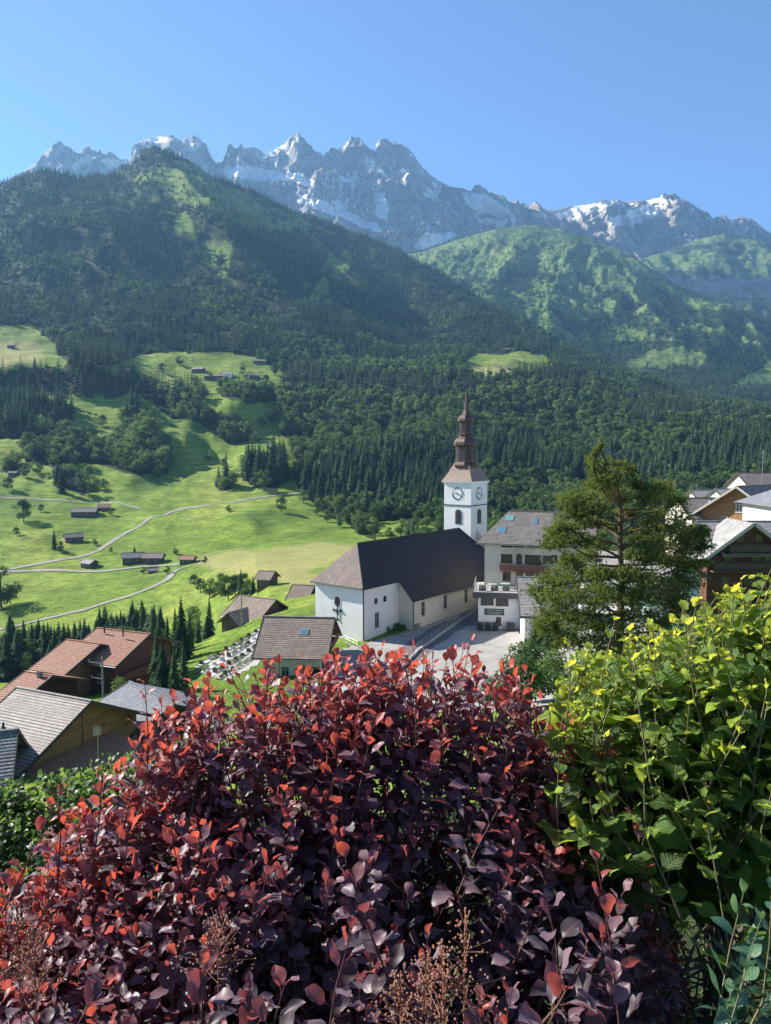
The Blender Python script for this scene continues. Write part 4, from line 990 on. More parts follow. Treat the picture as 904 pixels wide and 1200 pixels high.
# tower
tx, ty, tw = 41.6, 4.9, 6.7; ZT = -6.1 - ZG
tower = MB(); tower.box(tx, tx + tw, ty, ty + tw, -4, ZT); tower = tower.build('tower', M['plaster'], church)
mb = MB(); zc = -11.3 - ZG
mb.box(tx - .12, tx + tw + .12, ty - .12, ty + tw + .12, zc, zc + .22); mb.build('string_course', M['darkgrey'], tower)
mb = MB(); mb.box(tx - .25, tx + tw + .25, ty - .25, ty + tw + .25, ZT - .45, ZT - .2); mb.box(tx - .4, tx + tw + .4, ty - .4, ty + tw + .4, ZT - .199, ZT); mb.build('cornice', M['plaster'], tower)
def clock(face):
    cx_, cz_ = (tx + tw * .5, -8.7 - ZG); cy_ = ty + tw * .5
    def pt(a, b, d): return (cx_ + a, ty - d, cz_ + b) if face == 'F' else (tx - d, cy_ - a, cz_ + b)
    def bar2(m, a0, b0, a1, b1, w, d=.1, d0=.02):
        v = Vector((a1 - a0, b1 - b0)); n = Vector((-v.y, v.x)).normalized() * w / 2
        q = [(a0 - n.x, b0 - n.y), (a1 - n.x, b1 - n.y), (a1 + n.x, b1 + n.y), (a0 + n.x, b0 + n.y)]
        m.add([pt(a, b, d0) for a, b in q] + [pt(a, b, d) for a, b in q], [(0, 1, 2, 3), (7, 6, 5, 4), (0, 4, 5, 1), (1, 5, 6, 2), (2, 6, 7, 3), (3, 7, 4, 0)])
    r_ = 1.28; m = MB(); k = 28
    V = [pt(r_ * .93 * math.cos(2 * math.pi * i / k), r_ * .93 * math.sin(2 * math.pi * i / k), .04) for i in range(k)]; m.add(V, [tuple(range(k)) if face == 'F' else tuple(range(k - 1, -1, -1))])
    fc = m.build('clock_face', M['plaster'], tower)
    NUM = ['XII', 'I', 'II', 'III', 'IIII', 'V', 'VI', 'VII', 'VIII', 'IX', 'X', 'XI']
    m = MB()
    for i, s in enumerate(NUM):
        t = math.pi / 2 - 2 * math.pi * i / 12; ur = Vector((math.cos(t), math.sin(t))); ut = Vector((math.sin(t), -math.cos(t)))
        ws_ = {'I': .11, 'V': .22, 'X': .22}; tot = sum(ws_[c] for c in s); q = -tot / 2
        for c in s:
            w_ = ws_[c]; c0 = ur * r_ * .80; c1 = ur * r_ * 1.08; m_ = q + w_ / 2
            def G(x, base): return (base + ut * x)
            if c == 'I': a, b = G(m_, c0), G(m_, c1); bar2(m, a.x, a.y, b.x, b.y, .065)
            elif c == 'V':
                for e in (-.08, .08): a, b = G(m_, c0), G(m_ + e, c1); bar2(m, a.x, a.y, b.x, b.y, .05)
            else:
                for e in (-.08, .08): a, b = G(m_ - e, c0), G(m_ + e, c1); bar2(m, a.x, a.y, b.x, b.y, .05)
            q += w_
    m.build('numerals', M['black'], fc)
    for nm, ang, ln, w_ in (('hour_hand', math.pi / 2 - 2 * math.pi * (9 + 20 / 60) / 12, .62, .14), ('minute_hand', math.pi / 2 - 2 * math.pi * 20 / 60, .98, .1)):
        m = MB(); bar2(m, -math.cos(ang) * .2, -math.sin(ang) * .2, math.cos(ang) * ln, math.sin(ang) * ln, w_, .16, .1); m.build(nm, M['black'], fc)
clock('F'); clock('L')
for face, c, (qx, qy) in (('L', tx, (542, 605.5)), ('F', ty, (566.5, 604.5))):
    s_, z_ = on_plane(qx, qy, face, c); z_ = -13.6 - ZG
    hold = MB(); s_ = (ty if face == 'L' else tx) + tw * (.46 if face == 'L' else .5)
    n = 8; w_, h_ = 1.25, 2.9
    out = [(s_ - w_ / 2, z_ - h_ / 2), (s_ + w_ / 2, z_ - h_ / 2)] + [(s_ + w_ / 2 * math.cos(math.pi * i / n), z_ + h_ / 2 - w_ / 2 + w_ / 2 * math.sin(math.pi * i / n)) for i in range(n + 1)]
    def pr(m, poly, e0, e1):
        k = len(poly); f = (lambda a, b, d: (a, ty - d, b)) if face == 'F' else (lambda a, b, d: (tx - d, a, b))
        m.add([f(a, b, e0) for a, b in poly] + [f(a, b, e1) for a, b in poly], [tuple(range(k, 2 * k))] + [(i, (i + 1) % k, k + (i + 1) % k, k + i) for i in range(k)])
    m = MB(); pr(m, [(s_ + (a - s_) * 1.3, z_ + (b - z_) * 1.1) for a, b in out], .003, .08); wo = m.build('belfry_opening', M['stone'], tower)
    m = MB(); pr(m, out, .004, .09); lo = m.build('louvre_backing', M['black'], wo)
    m = MB()
    for i in range(9):
        zz = z_ - h_ / 2 + .2 + i * .27
        if face == 'F': m.box(s_ - w_ * .42, s_ + w_ * .42, ty - .15, ty - .091, zz, zz + .1)
        else: m.box(tx - .15, tx - .091, s_ - w_ * .42, s_ + w_ * .42, zz, zz + .1)
    m.build('louvre', M['darkgrey'], wo)
# spire: flared square skirt, two octagonal lanterns with bulbous roofs, needle
tc = (tx + tw / 2, ty + tw / 2); q4 = math.pi / 4; s2r = math.sqrt(2)
mb = MB(); prof = [(3.78, 0), (3.6, .25), (3.1, 1.1), (2.65, 2.0), (2.35, 2.75), (2.2, 3.3)]
mb.lathe([(r_ * s2r * (1 if i < 5 else .9), ZT + z_) for i, (r_, z_) in enumerate(prof)], 4, q4, tc); mb.build('skirt_roof', M['lightcopper'], tower)
mb = MB(); Z0 = ZT + 3.0
_t = 1.1
mb.lathe([(a_ * _t if a_ > .5 else a_, b_) for a_, b_ in [(2.6, Z0), (2.65, Z0 + .35), (2.2, Z0 + .75), (2.05, Z0 + 1.0), (2.05, Z0 + 4.3), (2.35, Z0 + 4.45), (2.5, Z0 + 4.7), (2.45, Z0 + 5.3), (2.05, Z0 + 5.9), (1.5, Z0 + 6.35), (1.4, Z0 + 6.7), (1.6, Z0 + 6.8), (1.6, Z0 + 7.0), (1.35, Z0 + 7.1),
          (1.35, Z0 + 9.3), (1.55, Z0 + 9.45), (1.72, Z0 + 9.8), (1.65, Z0 + 10.3), (1.2, Z0 + 10.9), (.75, Z0 + 11.3), (.55, Z0 + 11.8), (.42, Z0 + 13.2), (.25, Z0 + 15.2), (.06, Z0 + 16.9)]], 8, math.pi / 8, tc)
spire = mb.build('spire', M['copper'], tower)
mb = MB()
for k in range(8):
    a = k * math.pi / 4
    for (rr, z0_, z1_, w_) in ((1.1 * 2.05 * math.cos(math.pi / 8), Z0 + 1.5, Z0 + 3.9, .42), (1.1 * 1.35 * math.cos(math.pi / 8), Z0 + 7.4, Z0 + 9.0, .28)):
        c_ = Vector((tc[0] + rr * math.cos(a), tc[1] + rr * math.sin(a), 0)); t_ = Vector((-math.sin(a), math.cos(a), 0)) * w_; n_ = Vector((math.cos(a), math.sin(a), 0)) * .03
        mb.add([c_ - t_ + n_ + Vector((0, 0, z0_)), c_ + t_ + n_ + Vector((0, 0, z0_)), c_ + t_ + n_ + Vector((0, 0, z1_)), c_ + n_ + Vector((0, 0, z1_ + w_)), c_ - t_ + n_ + Vector((0, 0, z1_))], [(0, 1, 2, 3, 4)])
mb.build('lantern_louvre', M['black'], spire)
mb = MB(); zt_ = Z0 + 16.7; mb.bar((tc[0], tc[1], zt_), (tc[0], tc[1], zt_ + 2.0), .08); mb.bar((tc[0] - .45, tc[1], zt_ + 1.35), (tc[0] + .45, tc[1], zt_ + 1.35), .08); mb.lathe([(.05, zt_ + .1), (.25, zt_ + .3), (.05, zt_ + .5)], 8, 0, tc)
mb.build('spire_cross', M['black'], spire)

# ---------------------------------------------------------------- the inn beside the church
a, b = P(583, 598.5, 138), P(690, 600, 133); b.z = a.z
inn = house(a, b, 14.5, R(31), 14.2, 'cream_plain', 'shingle', 'tall pale inn with brown balcony and two skylights in its grey roof', 'inn', 'inn', over=1.3, verge=.6, hip=(3.2, 0), skylights=((-5.6, 1.6, 1.5, 1.5, 'skygreen'), (-6.6, 5.4, 1.5, 1.5, 'glassblue'), (-1.0, 2.2, .9, 1.6, 'glassblue')), chim=((2.5, -.8, .8, 1.2),))
for (qx, qy, w_, h_, kw) in ((594, 638.5, 11, 4, dict(frame='brownframe')), (608, 638.5, 12, 4, dict(frame='brownframe')), (626, 639, 14, 4, dict(frame='brownframe')), (594, 654.5, 12, 9, dict(shutter=None, frame='brownframe')), (625, 656, 18, 10, dict(frame='brownframe')),
                          (642, 656, 10, 8, dict(frame='brownframe')), (594, 674, 8, 12, dict(frame='brownframe')), (609, 674, 7, 11, dict(frame='brownframe')), (624, 673, 14, 6, dict(frame='brownframe')), (697, 655, 9, 9, dict(glass='glassblue'))):
    pwin(inn, 'F', qx, qy, w_, h_, **kw)
pwin(inn, 'F', 608.5, 655, 7, 13, arch=True, frame='brownframe')
for qx in (650, 660, 672): pwin(inn, 'F', qx, 655, 6, 8, frame='brownframe')
s0, z0 = onwall(inn, 'F', 585, 667.5); s1, _ = onwall(inn, 'F', 645, 667.5)
balcony(inn, 'F', s0 + .3, s1, z0, 1.2, 1.15, inn['_Lx'], inn['_W'])
clean(inn)
# lower front block with roof terrace
ZI = -30.8
fp = Pz(561, 741, ZI); fr = Pz(612, 743, ZI); rot = math.atan2(fr.y - fp.y, fr.x - fp.x)
tb = empty('terrace_building', (fp.x, fp.y, ZI), rot, label='low white block with a railed roof terrace in front of the inn', cat='building')
LT = (fr - fp).length; DT = 9.0; HT = 6.2
mb = MB(); mb.box(0, LT, 0, DT, -2, HT); mb.build('wall', M['plaster'], tb)
mb = MB(); mb.box(-1.0, LT + .2, -1.2, DT, HT, HT + .95); mb.build('terrace_fascia', M['darkgrey'], tb)
mb = MB(); mb.box(-.8, LT, -1.0, DT - .2, HT + .951, HT + 1.0); mb.build('terrace_floor', M['concrete'], tb)
mb = MB()
for i in range(15):
    xx = -.9 + (LT + 1.0) * i / 14; mb.tube([(xx, -1.1, HT + .95), (xx, -1.1, HT + 2.05)], .03, 5)
for i in range(9): yy = -1.1 + i * 1.2; mb.tube([(-.9, yy, HT + .95), (-.9, yy, HT + 2.05)], .03, 5)
for zz in (1.25, 1.65, 2.05): mb.tube([(-.9, -1.1, HT + zz), (LT + .1, -1.1, HT + zz)], .035, 5); mb.tube([(-.9, -1.1, HT + zz), (-.9, DT, HT + zz)], .035, 5)
mb.build('railing', M['metal'], tb)
tb['_Lx'] = 0.0; tb['_W'] = 0.0
def twin(qx, qy, w_, h_):
    s, z = onwall(tb, 'F', qx, qy); k = .145
    window(tb, 'F', s, z - h_ * k / 2, w_ * k, h_ * k, 0, 0, frame='brownframe')
twin(567.5, 704, 6, 9); twin(575, 704, 6, 9); twin(585, 705, 6, 9); twin(592.5, 705, 6, 9); twin(584.5, 728, 5, 9)
s, z = onwall(tb, 'F', 579.5, 717); mb = MB(); mb.box(s - 1.65, s + 1.65, -.1, -.01, z - .55, z + .55); sg = mb.build('sign_board', M['signgreen'], tb)
mb = MB()
for j, (ln, zz) in enumerate(((2.3, .2), (2.7, -.12), (1.9, -.38))):      # rows of small unreadable lettering
    q = -ln / 2
    while q < ln / 2: w_ = random.choice((.07, .09, .11)); mb.box(s + q, s + q + w_, -.12, -.101, z + zz, z + zz + (.17 if j == 0 else .12)); q += w_ + random.choice((.04, .05, .12))
mb.build('lettering', M['frame'], sg)
mb = MB(); mb.tube([(-.05, -.12, HT), (-.05, -.12, -1)], .06, 6); mb.build('downpipe', M['frame'], tb)
clean(tb)
def local(root, x, y, z): return (Matrix.Translation(root.location) @ Matrix.Rotation(root.rotation_euler.z, 4, 'Z')) @ Vector((x, y, z))
# planters and chairs on the terrace
for i, (x, lab) in enumerate(((.6, 'leafy planter box at the corner of the roof terrace'), (2.6, 'low green planter in the middle of the roof terrace'), (4.6, 'planter box by the terrace door of the inn'))):
    r = empty('planter', local(tb, x, .2 + i * .4, HT + 1.0), rot, label=lab, cat='planter', group='planters on the roof terrace')
    m = MB(); m.box(-.6, .6, -.25, .25, 0, .5); m.build('box', M['darkwood'], r)
    m = MB(); g = np.random.default_rng(i)
    for _ in range(260):
        p = Vector((g.uniform(-.6, .6), g.uniform(-.3, .3), .5 + g.uniform(0, .6) ** 1.2)); a_ = Vector(g.normal(size=3)).normalized(); b_ = a_.orthogonal().normalized(); m.add([p - a_ * .1, p + b_ * .06, p + a_ * .1, p - b_ * .06], [(0, 1, 2, 3)])
    m.build('plant', M['bushgreen'], r)
for i, (x, y) in enumerate(((2.2, 2.8), (4.4, 3.6))):
    r = empty('terrace_table', local(tb, x, y, HT + 1.0), rot, label=('pale terrace table nearer the railing', 'pale terrace table nearer the inn wall')[i], cat='table', group='tables on the roof terrace')
    m = MB(); m.box(-.8, .8, -.45, .45, .7, .75); m.build('tabletop', M['frame'], r)
    for sx_ in (-1, 1):
        for sy_ in (-1, 1): m = MB(); m.box(sx_ * .7 - .03, sx_ * .7 + .03, sy_ * .38 - .03, sy_ * .38 + .03, 0, .699); m.build('leg', M['frame'], r)
# bins along the foot of the wall
for i, (x, w_, lab) in enumerate(((-.2, 1.15, 'leftmost dark wheelie bin by the downpipe of the terrace block'), (1.1, 1.1, 'second dark wheelie bin from the left below the green sign'), (2.4, 1.1, 'third dark wheelie bin, next to the white door'), (4.9, 1.4, 'large dark lidded bin standing apart on the right'))):
    p = local(tb, x + .5, -1.1, 0); r = empty('wheelie_bin', (p.x, p.y, gz(p.x, p.y) + .05), rot, label=lab, cat='bin', group='bins at the foot of the terrace block')
    m = MB(); t_ = .82; hh = 1.15
    V = [(-w_ / 2 * t_, -.4, .12), (w_ / 2 * t_, -.4, .12), (w_ / 2 * t_, .35, .12), (-w_ / 2 * t_, .35, .12), (-w_ / 2, -.48, hh), (w_ / 2, -.48, hh), (w_ / 2, .42, hh), (-w_ / 2, .42, hh)]
    m.add(V, [(0, 3, 2, 1), (0, 1, 5, 4), (1, 2, 6, 5), (2, 3, 7, 6), (3, 0, 4, 7), (4, 5, 6, 7)]); m.build('body', M['green_plastic'], r)
    m = MB(); m.add([(-w_ / 2 - .03, -.52, hh + .01), (w_ / 2 + .03, -.52, hh + .01), (w_ / 2 + .03, .46, hh + .01), (-w_ / 2 - .03, .46, hh + .01), (-w_ / 2, -.48, hh + .1), (w_ / 2, -.48, hh + .1), (w_ / 2, .4, hh + .22), (-w_ / 2, .4, hh + .22)],
                    [(0, 3, 2, 1), (0, 1, 5, 4), (1, 2, 6, 5), (2, 3, 7, 6), (3, 0, 4, 7), (4, 5, 6, 7)]); m.build('lid', M['darkgrey'], r)
    for sx_ in (-1, 1):
        m = MB(); m.tube([(sx_ * w_ * .4 - .03, .36, .12), (sx_ * w_ * .4 + .03, .36, .12)], .12, 10); m.build('wheel', M['black'], r)
# porch house with big shingle roof in front of the inn
pz_ = P(612, 676, 121)
porch = house(P(606, 676, 121), Pz(672, 677, pz_.z) if False else P(672, 677, 120), 16, R(27), 4.0, 'plaster', 'paleshingle', 'low porch house with a wide pale stone-slab roof, half hidden by the pine', 'porch', 'porch_house', over=1.0, verge=.7, fascia='darkwood', th=.3, steps=True)
clean(porch)
r = porch
m = MB(); m.box(-2.6, -1.5, -10.2, -9.2, -3.5, 3.4); m.build('pillar', M['redwood'], r)

# ---------------------------------------------------------------- houses on the right
aR = P(817, 611, 101); bR = P(985, 611, 101)
big = house(aR, bR, 14, R(24), 6.5, 'darkwood', 'paleshingle', 'dark timber chalet with carved balconies in its gable and a pale slab roof', 'chalet', 'chalet', verge=.5, over=.9)
apx = P(884, 614.5, 92.5)
wg = MB(); hw = 5.2; zr_ = apx.z - big.location.z; wy = -8.6; back = 0.0
cxg = (Matrix.Rotation(-big.rotation_euler.z, 4, 'Z') @ (apx - big.location)).x
tpg = math.tan(R(37)); zw = zr_ - hw * tpg
wg.add([(cxg - hw, wy + 1.2, -4), (cxg + hw, wy + 1.2, -4), (cxg + hw, wy + 1.2, zw), (cxg, wy + 1.2, zr_ - .1), (cxg - hw, wy + 1.2, zw), (cxg - hw, -3, -4), (cxg + hw, -3, -4), (cxg + hw, -3, zw), (cxg, -3, zr_ - .1), (cxg - hw, -3, zw)],
       [(0, 1, 2, 3, 4), (0, 4, 9, 5), (1, 6, 7, 2), (5, 9, 8, 7, 6)]); wg.build('gable_wing', M['redwood'], big)
gr = MB(); og = 1.1
for s_ in (-1, 1):
    slab(gr, [(cxg, wy, zr_ + .15), (cxg + s_ * (hw + og), wy, zw - og * tpg + .15), (cxg + s_ * (hw + og), -1.5, zw - og * tpg + .15), (cxg, -1.0, zr_ + .15)][::s_], .22)
gr.build('wing_roof', M['paleshingle'], big)
vb = MB()
for s_ in (-1, 1): vb.bar((cxg, wy - .06, zr_ + .1), (cxg + s_ * (hw + og), wy - .06, zw - og * tpg + .1), .1, .42)
vb.build('verge_board', M['verge'], big)
def wing_balcony(z, s0, s1):
    m = MB(); y = wy + 1.2
    m.box(cxg + s0, cxg + s1, y - 1.1, y - .003, z - .15, z)
    m.box(cxg + s0, cxg + s1, y - 1.13, y - 1.05, z + .95, z + 1.05); m.box(cxg + s0, cxg + s1, y - 1.12, y - 1.06, z + .12, z + .2)
    n = int((s1 - s0) / .28)
    for i in range(n): xx = cxg + s0 + (s1 - s0) * i / n; m.box(xx, xx + .2, y - 1.1, y - 1.07, z + .25, z + .9)
    m.build('balcony', M['oldwood'], big)
zB = lambda qy: P(884, qy, 91).z - big.location.z
wing_balcony(zB(650), -2.9, 2.9); wing_balcony(zB(672), -4.9, 4.9)
for (sx_, qy, w_, h_) in ((-2.6, 662, 1.1, 1.2), (0.9, 662, 1.0, 1.7), (-2.9, 690, 1.1, 1.2), (0, 690, 1.2, 1.4), (2.8, 690, 1.1, 1.2), (-1.2, 638, .9, 1.0), (1.2, 638, .9, 1.0), (2.6, 662, 1.1, 1.2)):
    m = MB(); y = wy + 1.2; zz = zB(qy); m.box(cxg + sx_ - w_ / 2, cxg + sx_ + w_ / 2, y - .07, y - .003, zz, zz + h_); wo = m.build('window', M['brownframe'], big)
    m = MB(); m.box(cxg + sx_ - w_ / 2 + .1, cxg + sx_ - .03, y - .09, y - .071, zz + .1, zz + h_ - .1); m.box(cxg + sx_ + .03, cxg + sx_ + w_ / 2 - .1, y - .09, y - .071, zz + .1, zz + h_ - .1); m.build('pane', M['glass'], wo)
clean(big)
h = house(P(793, 583.5, 134), P(853, 583.5, 134), 12, R(24), 6, 'cream_plain', 'shingle', 'house with a plain grey roof, a chimney and small windows under its eave', verge=.4, chim=((.8, -2.3, .9, .9),))
for qx in (808, 814, 820, 826, 837): pwin(h, 'F', qx, 608, 2.6, 3.2, frame='brownframe')
clean(h)
h = house(P(809, 574.5, 158), P(842, 574.5, 158), 11, R(22), 6, 'plaster', 'paleshingle', 'distant house with a pale roof and a dark metal flue', verge=.4, chim=((1.5, -2, .7, .9),)); clean(h)
h = house(P(838, 573, 150), P(868, 573, 150), 11, R(22), 8, 'plaster', 'paleshingle', 'tall white-walled house with a pale roof behind the carved chalet', verge=.4, wins=(('F', 0, 4, .9, 1.2), ('F', 2, 4, .9, 1.2))); clean(h)
h = house(P(863, 570, 122), P(925, 573, 133), 13.5, R(33), 8, 'wood', 'browntile', 'chalet with a carved honey-coloured gable and flower balconies', 'chalet', 'chalet', verge=1.3, over=1.2, fascia='verge',
          balc=(('L', -5.0, 5.0, 5.6, 1.1, 1.0), ('L', -6.2, 6.2, 3.0, 1.2, 1.0)), wins=(('L', -2.5, 6, 1, 1.3, dict(shutter='darkwood')), ('L', 2.5, 6, 1, 1.3), ('L', -2.5, 3.3, 1, 1.4), ('L', 0, 8.3, 1, 1.2), ('L', 1.5, 3.3, 1, 1.4))); clean(h)
h = house(P(864, 554, 165), P(930, 554, 165), 11, R(27), 9, 'cream_plain', 'shingle', 'high brown-grey roof with a boxy dormer on the skyline of the village', verge=.5)
m = MB(); m.box(5.2 - 3, 8.4 - 3, -4.5, -1.0, 10.2, 12.3); dm = m.build('dormer', M['oldwood'], h)
m = MB(); m.box(1.9, 5.9, -5.0, -.3, 12.301, 12.55); m.build('dormer_roof', M['shingle'], dm); m = MB(); m.box(2.7, 4.9, -4.56, -4.503, 10.7, 11.8); m.build('pane', M['glass'], dm); clean(h)
h = house(P(905, 567, 112), P(960, 567, 112), 11, R(26), 8, 'cream_plain', 'bluetile', 'plain cream house with a dark blue-grey hipped roof at the right edge', verge=.5, hip=(4.2, 0), over=1.0, wins=(('F', 3, 4, 1.2, 1.5),))
clean(h)
h = house(P(700, 645, 92), P(806, 652, 84), 10, R(24), 5.5, 'plaster', 'paleshingle', 'low white house with a pale roof hidden behind the pine', verge=.5, wins=(('F', -3, 2, 1, 1.2), ('F', 2, 2, 1, 1.2))); clean(h)
# antenna mast
mp_ = P(893.5, 560, 160); r = empty('antenna_mast', mp_, 0, label='thin metal antenna mast rising above the right-hand roofs', cat='antenna')
m = MB(); m.tube([(0, 0, -4), (0, 0, 6.0)], [.07, .04], 6); m.build('mast', M['metal'], r)
m = MB(); m.bar((-.7, 0, 5.2), (.7, 0, 5.2), .05); m.bar((-.5, 0, 4.6), (.5, 0, 4.6), .05); m.bar((0, -.5, 5.6), (0, .5, 5.6), .05); m.build('antenna_arm', M['metal'], r)

# ---------------------------------------------------------------- houses on the left and centre
a, b = ridge(309.6, 722.5, 109, 392.5, 724)
an = house(a, b, 12.5, R(31), 4.6, 'cream_plain', 'browntile', 'cottage with a brown tiled roof and one skylight just below the church', 'cottage', 'cottage', over=.9, verge=1.3, gable='oldwood', skylights=((1.2, 2.6, 1.3, 1.1, 'glassblue'),),
           wins=(('R', -3.2, 1.4, 1.0, 1.9, dict(frame='brownframe')), ('R', .6, 1.4, 1.0, 1.9, dict(frame='brownframe')), ('R', 3.6, 1.4, 1.0, 1.9, dict(frame='brownframe')), ('F', -.8, 1.6, 1.0, 1.2), ('F', 3.0, .2, 2.2, 2.6, dict(frame='brownframe'))),
           balc=(('R', -2.5, 5.6, 4.3, 1.1, .9),)); clean(an)
a, b = ridge(280.5, 697.5, 158, 324, 703)
h = house(a, b, 9.5, R(30), 3.8, 'oldwood', 'browntile', 'weathered dark barn with a cross gable behind the cemetery', 'barn', 'barn', verge=1.0, over=1.0)
m = MB(); m.add([(-2.6, -8.2, -3), (2.2, -8.2, -3), (2.2, -8.2, 3.0), (-.2, -8.2, 4.9), (-2.6, -8.2, 3.0), (-2.6, -4, -3), (2.2, -4, -3), (2.2, -4, 3.0), (-.2, -4, 4.9), (-2.6, -4, 3.0)], [(0, 1, 2, 3, 4), (0, 4, 9, 5), (1, 6, 7, 2)]); m.build('cross_wing', M['oldwood'], h)
m = MB(); slab(m, [(-.2, -9.0, 5.2), (-.2, -2.2, 5.2), (-3.4, -2.2, 2.7), (-3.4, -9.0, 2.7)], .15); slab(m, [(-.2, -9.0, 5.2), (3.0, -9.0, 2.7), (3.0, -2.2, 2.7), (-.2, -2.2, 5.2)], .15); m.build('cross_roof', M['browntile'], h); clean(h)
a, b = ridge(343, 685, 182, 369, 686)
h = house(a, b, 9, R(27), 2.6, 'oldwood', 'browntile', 'small barn with a sagging brown roof to the left of the church', 'barn', 'barn', verge=1, over=1.0); clean(h)
a, b = ridge(304, 668.5, 240, 323, 669.5)
h = house(a, b, 6.5, R(30), 2.4, 'oldwood', 'browntile', 'lone small hut with a pinkish roof in the mown field', 'hut', 'hut', verge=.8, over=.7, gut=False); clean(h)
a, b = ridge(114, 736, 116, 176, 743)
h = house(a, b, 12.5, R(22), 6, 'redwood', 'redtile', 'larger timber chalet with a broad terracotta tiled roof', 'chalet', 'chalet', verge=1.3, over=1.3, row=.4, wins=(('F', -2, 2.5, 1.0, 1.1), ('F', 1.2, 2.5, 1.0, 1.1)), balc=(('R', -5.5, 5.5, 3.0, 1.2, 1.0),)); 
m = MB()
for (x, y, hgt) in ((-2.6, -1.2, .9), (1.6, -1.8, .9)): m.tube([(x, y, 8.4), (x, y, 8.6 + hgt)], .12, 7)
m.build('vent_pipe', M['black'], h); clean(h)
a, b = ridge(78, 749.5, 112, 118, 755)
h = house(a, b, 11.5, R(22), 5, 'wood', 'redtile', 'smaller chalet with a terracotta roof joined to the left of the larger one', 'chalet', 'chalet', verge=1.0, over=1.2, row=.4, wins=(('F', -2.2, 1.6, .8, 1.0), ('F', -.2, 1.6, .8, 1.0), ('F', 2.0, 1.0, 1.6, 1.6, dict(frame='brownframe')))); clean(h)
a, b = ridge(30, 787, 96, 62, 792)
h = house(a, b, 10, R(20), 3, 'darkwood', 'redtile', 'low dark shed under a mottled terracotta roof at the left edge', 'shed', 'shed', verge=1.0, over=1.0, row=.4, chim=((.8, -.6, .5, .7),)); clean(h)
a, b = ridge(107, 822, 70, 20, 806)
h = house(b, a, 14.5, R(26), 5.2, 'wood', 'greytile', 'big chalet in front with a pale grey tiled roof and honey-wood gable', 'chalet', 'chalet', verge=1.2, over=1.1, row=.34, gable='wood',
          wins=(('R', 2.2, 5.6, .9, .9, dict(frame='brownframe')), ('R', -1.8, 3.2, .9, 1.0, dict(frame='brownframe')), ('R', 4.2, 2.6, .9, 1.1, dict(frame='brownframe'))))
m = MB(); bx_, = (h['_Lx'] / 2,)
m.bar((bx_ + .06, 0, 0), (bx_ + .06, 0, 8.4), .22); m.bar((bx_ + 1.0, 5.6, 5.4), (bx_ + .1, 5.6, 4.3), .16); m.bar((bx_ + .1, 5.6, 5.45), (bx_ + 1.2, 5.6, 5.45), .16); m.build('gable_post', M['wood'], h)
m = MB()
for (x, y) in ((-1.4, -4.6),): m.lathe([(.32, 6.55), (.28, 6.8), (.12, 7.0), (.1, 7.25), (.18, 7.3), (.02, 7.45)], 8, 0, (x, y))
m.build('roof_vent', M['black'], h); 
# lean-to with terracotta roof against the gable
lt = MB(); x0_, x1_ = bx_ + .1, bx_ + 6.0
slab(lt, [(x0_, -8.0, 4.5), (x1_, -8.0, 3.1), (x1_, 4.0, 3.1), (x0_, 4.0, 4.5)][::1], .22); lt.build('lean_to_roof', M['redtile'], h)
lf = MB(); lf.box(x1_, x1_ + .12, -8.2, 4.1, 2.6, 3.3); lf.add([(x0_, -8.05, 3.9), (x1_, -8.05, 2.6), (x1_, -8.05, 3.3), (x0_, -8.05, 4.65), (x0_, -8.2, 3.9), (x1_, -8.2, 2.6), (x1_, -8.2, 3.3), (x0_, -8.2, 4.65)], [(0, 1, 2, 3), (7, 6, 5, 4), (0, 4, 5, 1), (2, 6, 7, 3), (3, 7, 4, 0)]); lf.build('lean_to_fascia', M['bluetile'], h)
lw = MB(); lw.box(x0_, x1_ - .8, -7.0, 3.6, -4, 2.8); lw.build('lean_to_wall', M['wood'], h)
clean(h)
a, b = ridge(152, 799, 88, 205, 826)
h = house(b, a, 11, R(22), 5, 'oldwood', 'bluetile', 'chalet with a shiny blue-grey tiled roof behind the big grey-roofed one', 'chalet', 'chalet', verge=1.0, over=1.0, row=.34); clean(h)
ax_ = P(21, 855, 60); bx2 = ax_ + Vector((-12, -4.4, 0))
h = house(bx2, ax_, 15, R(30), 4.5, 'wood', 'bluetile', 'corner of a dark tiled roof cut off by the left edge', 'chalet', 'chalet', verge=.9, over=.9, row=.34); clean(h)
# TV antenna on the lean-to
ap = P(115, 874, 64); r = empty('tv_antenna', ap, .3, label='small pale tv antenna on the terracotta lean-to roof', cat='antenna')
m = MB(); m.tube([(0, 0, -1.2), (0, 0, 1.9)], .03, 5); m.build('mast', M['metal'], r)
m = MB()
for i in range(7): m.bar((-.35, -.3, 1.1 + i * .12), (.35, -.3, 1.1 + i * .12), .025)
m.bar((0, -.02, 1.45), (0, -.3, 1.45), .03); m.bar((0, -.3, 1.05), (0, -.3, 1.9), .03); m.build('reflector', M['metal'], r)

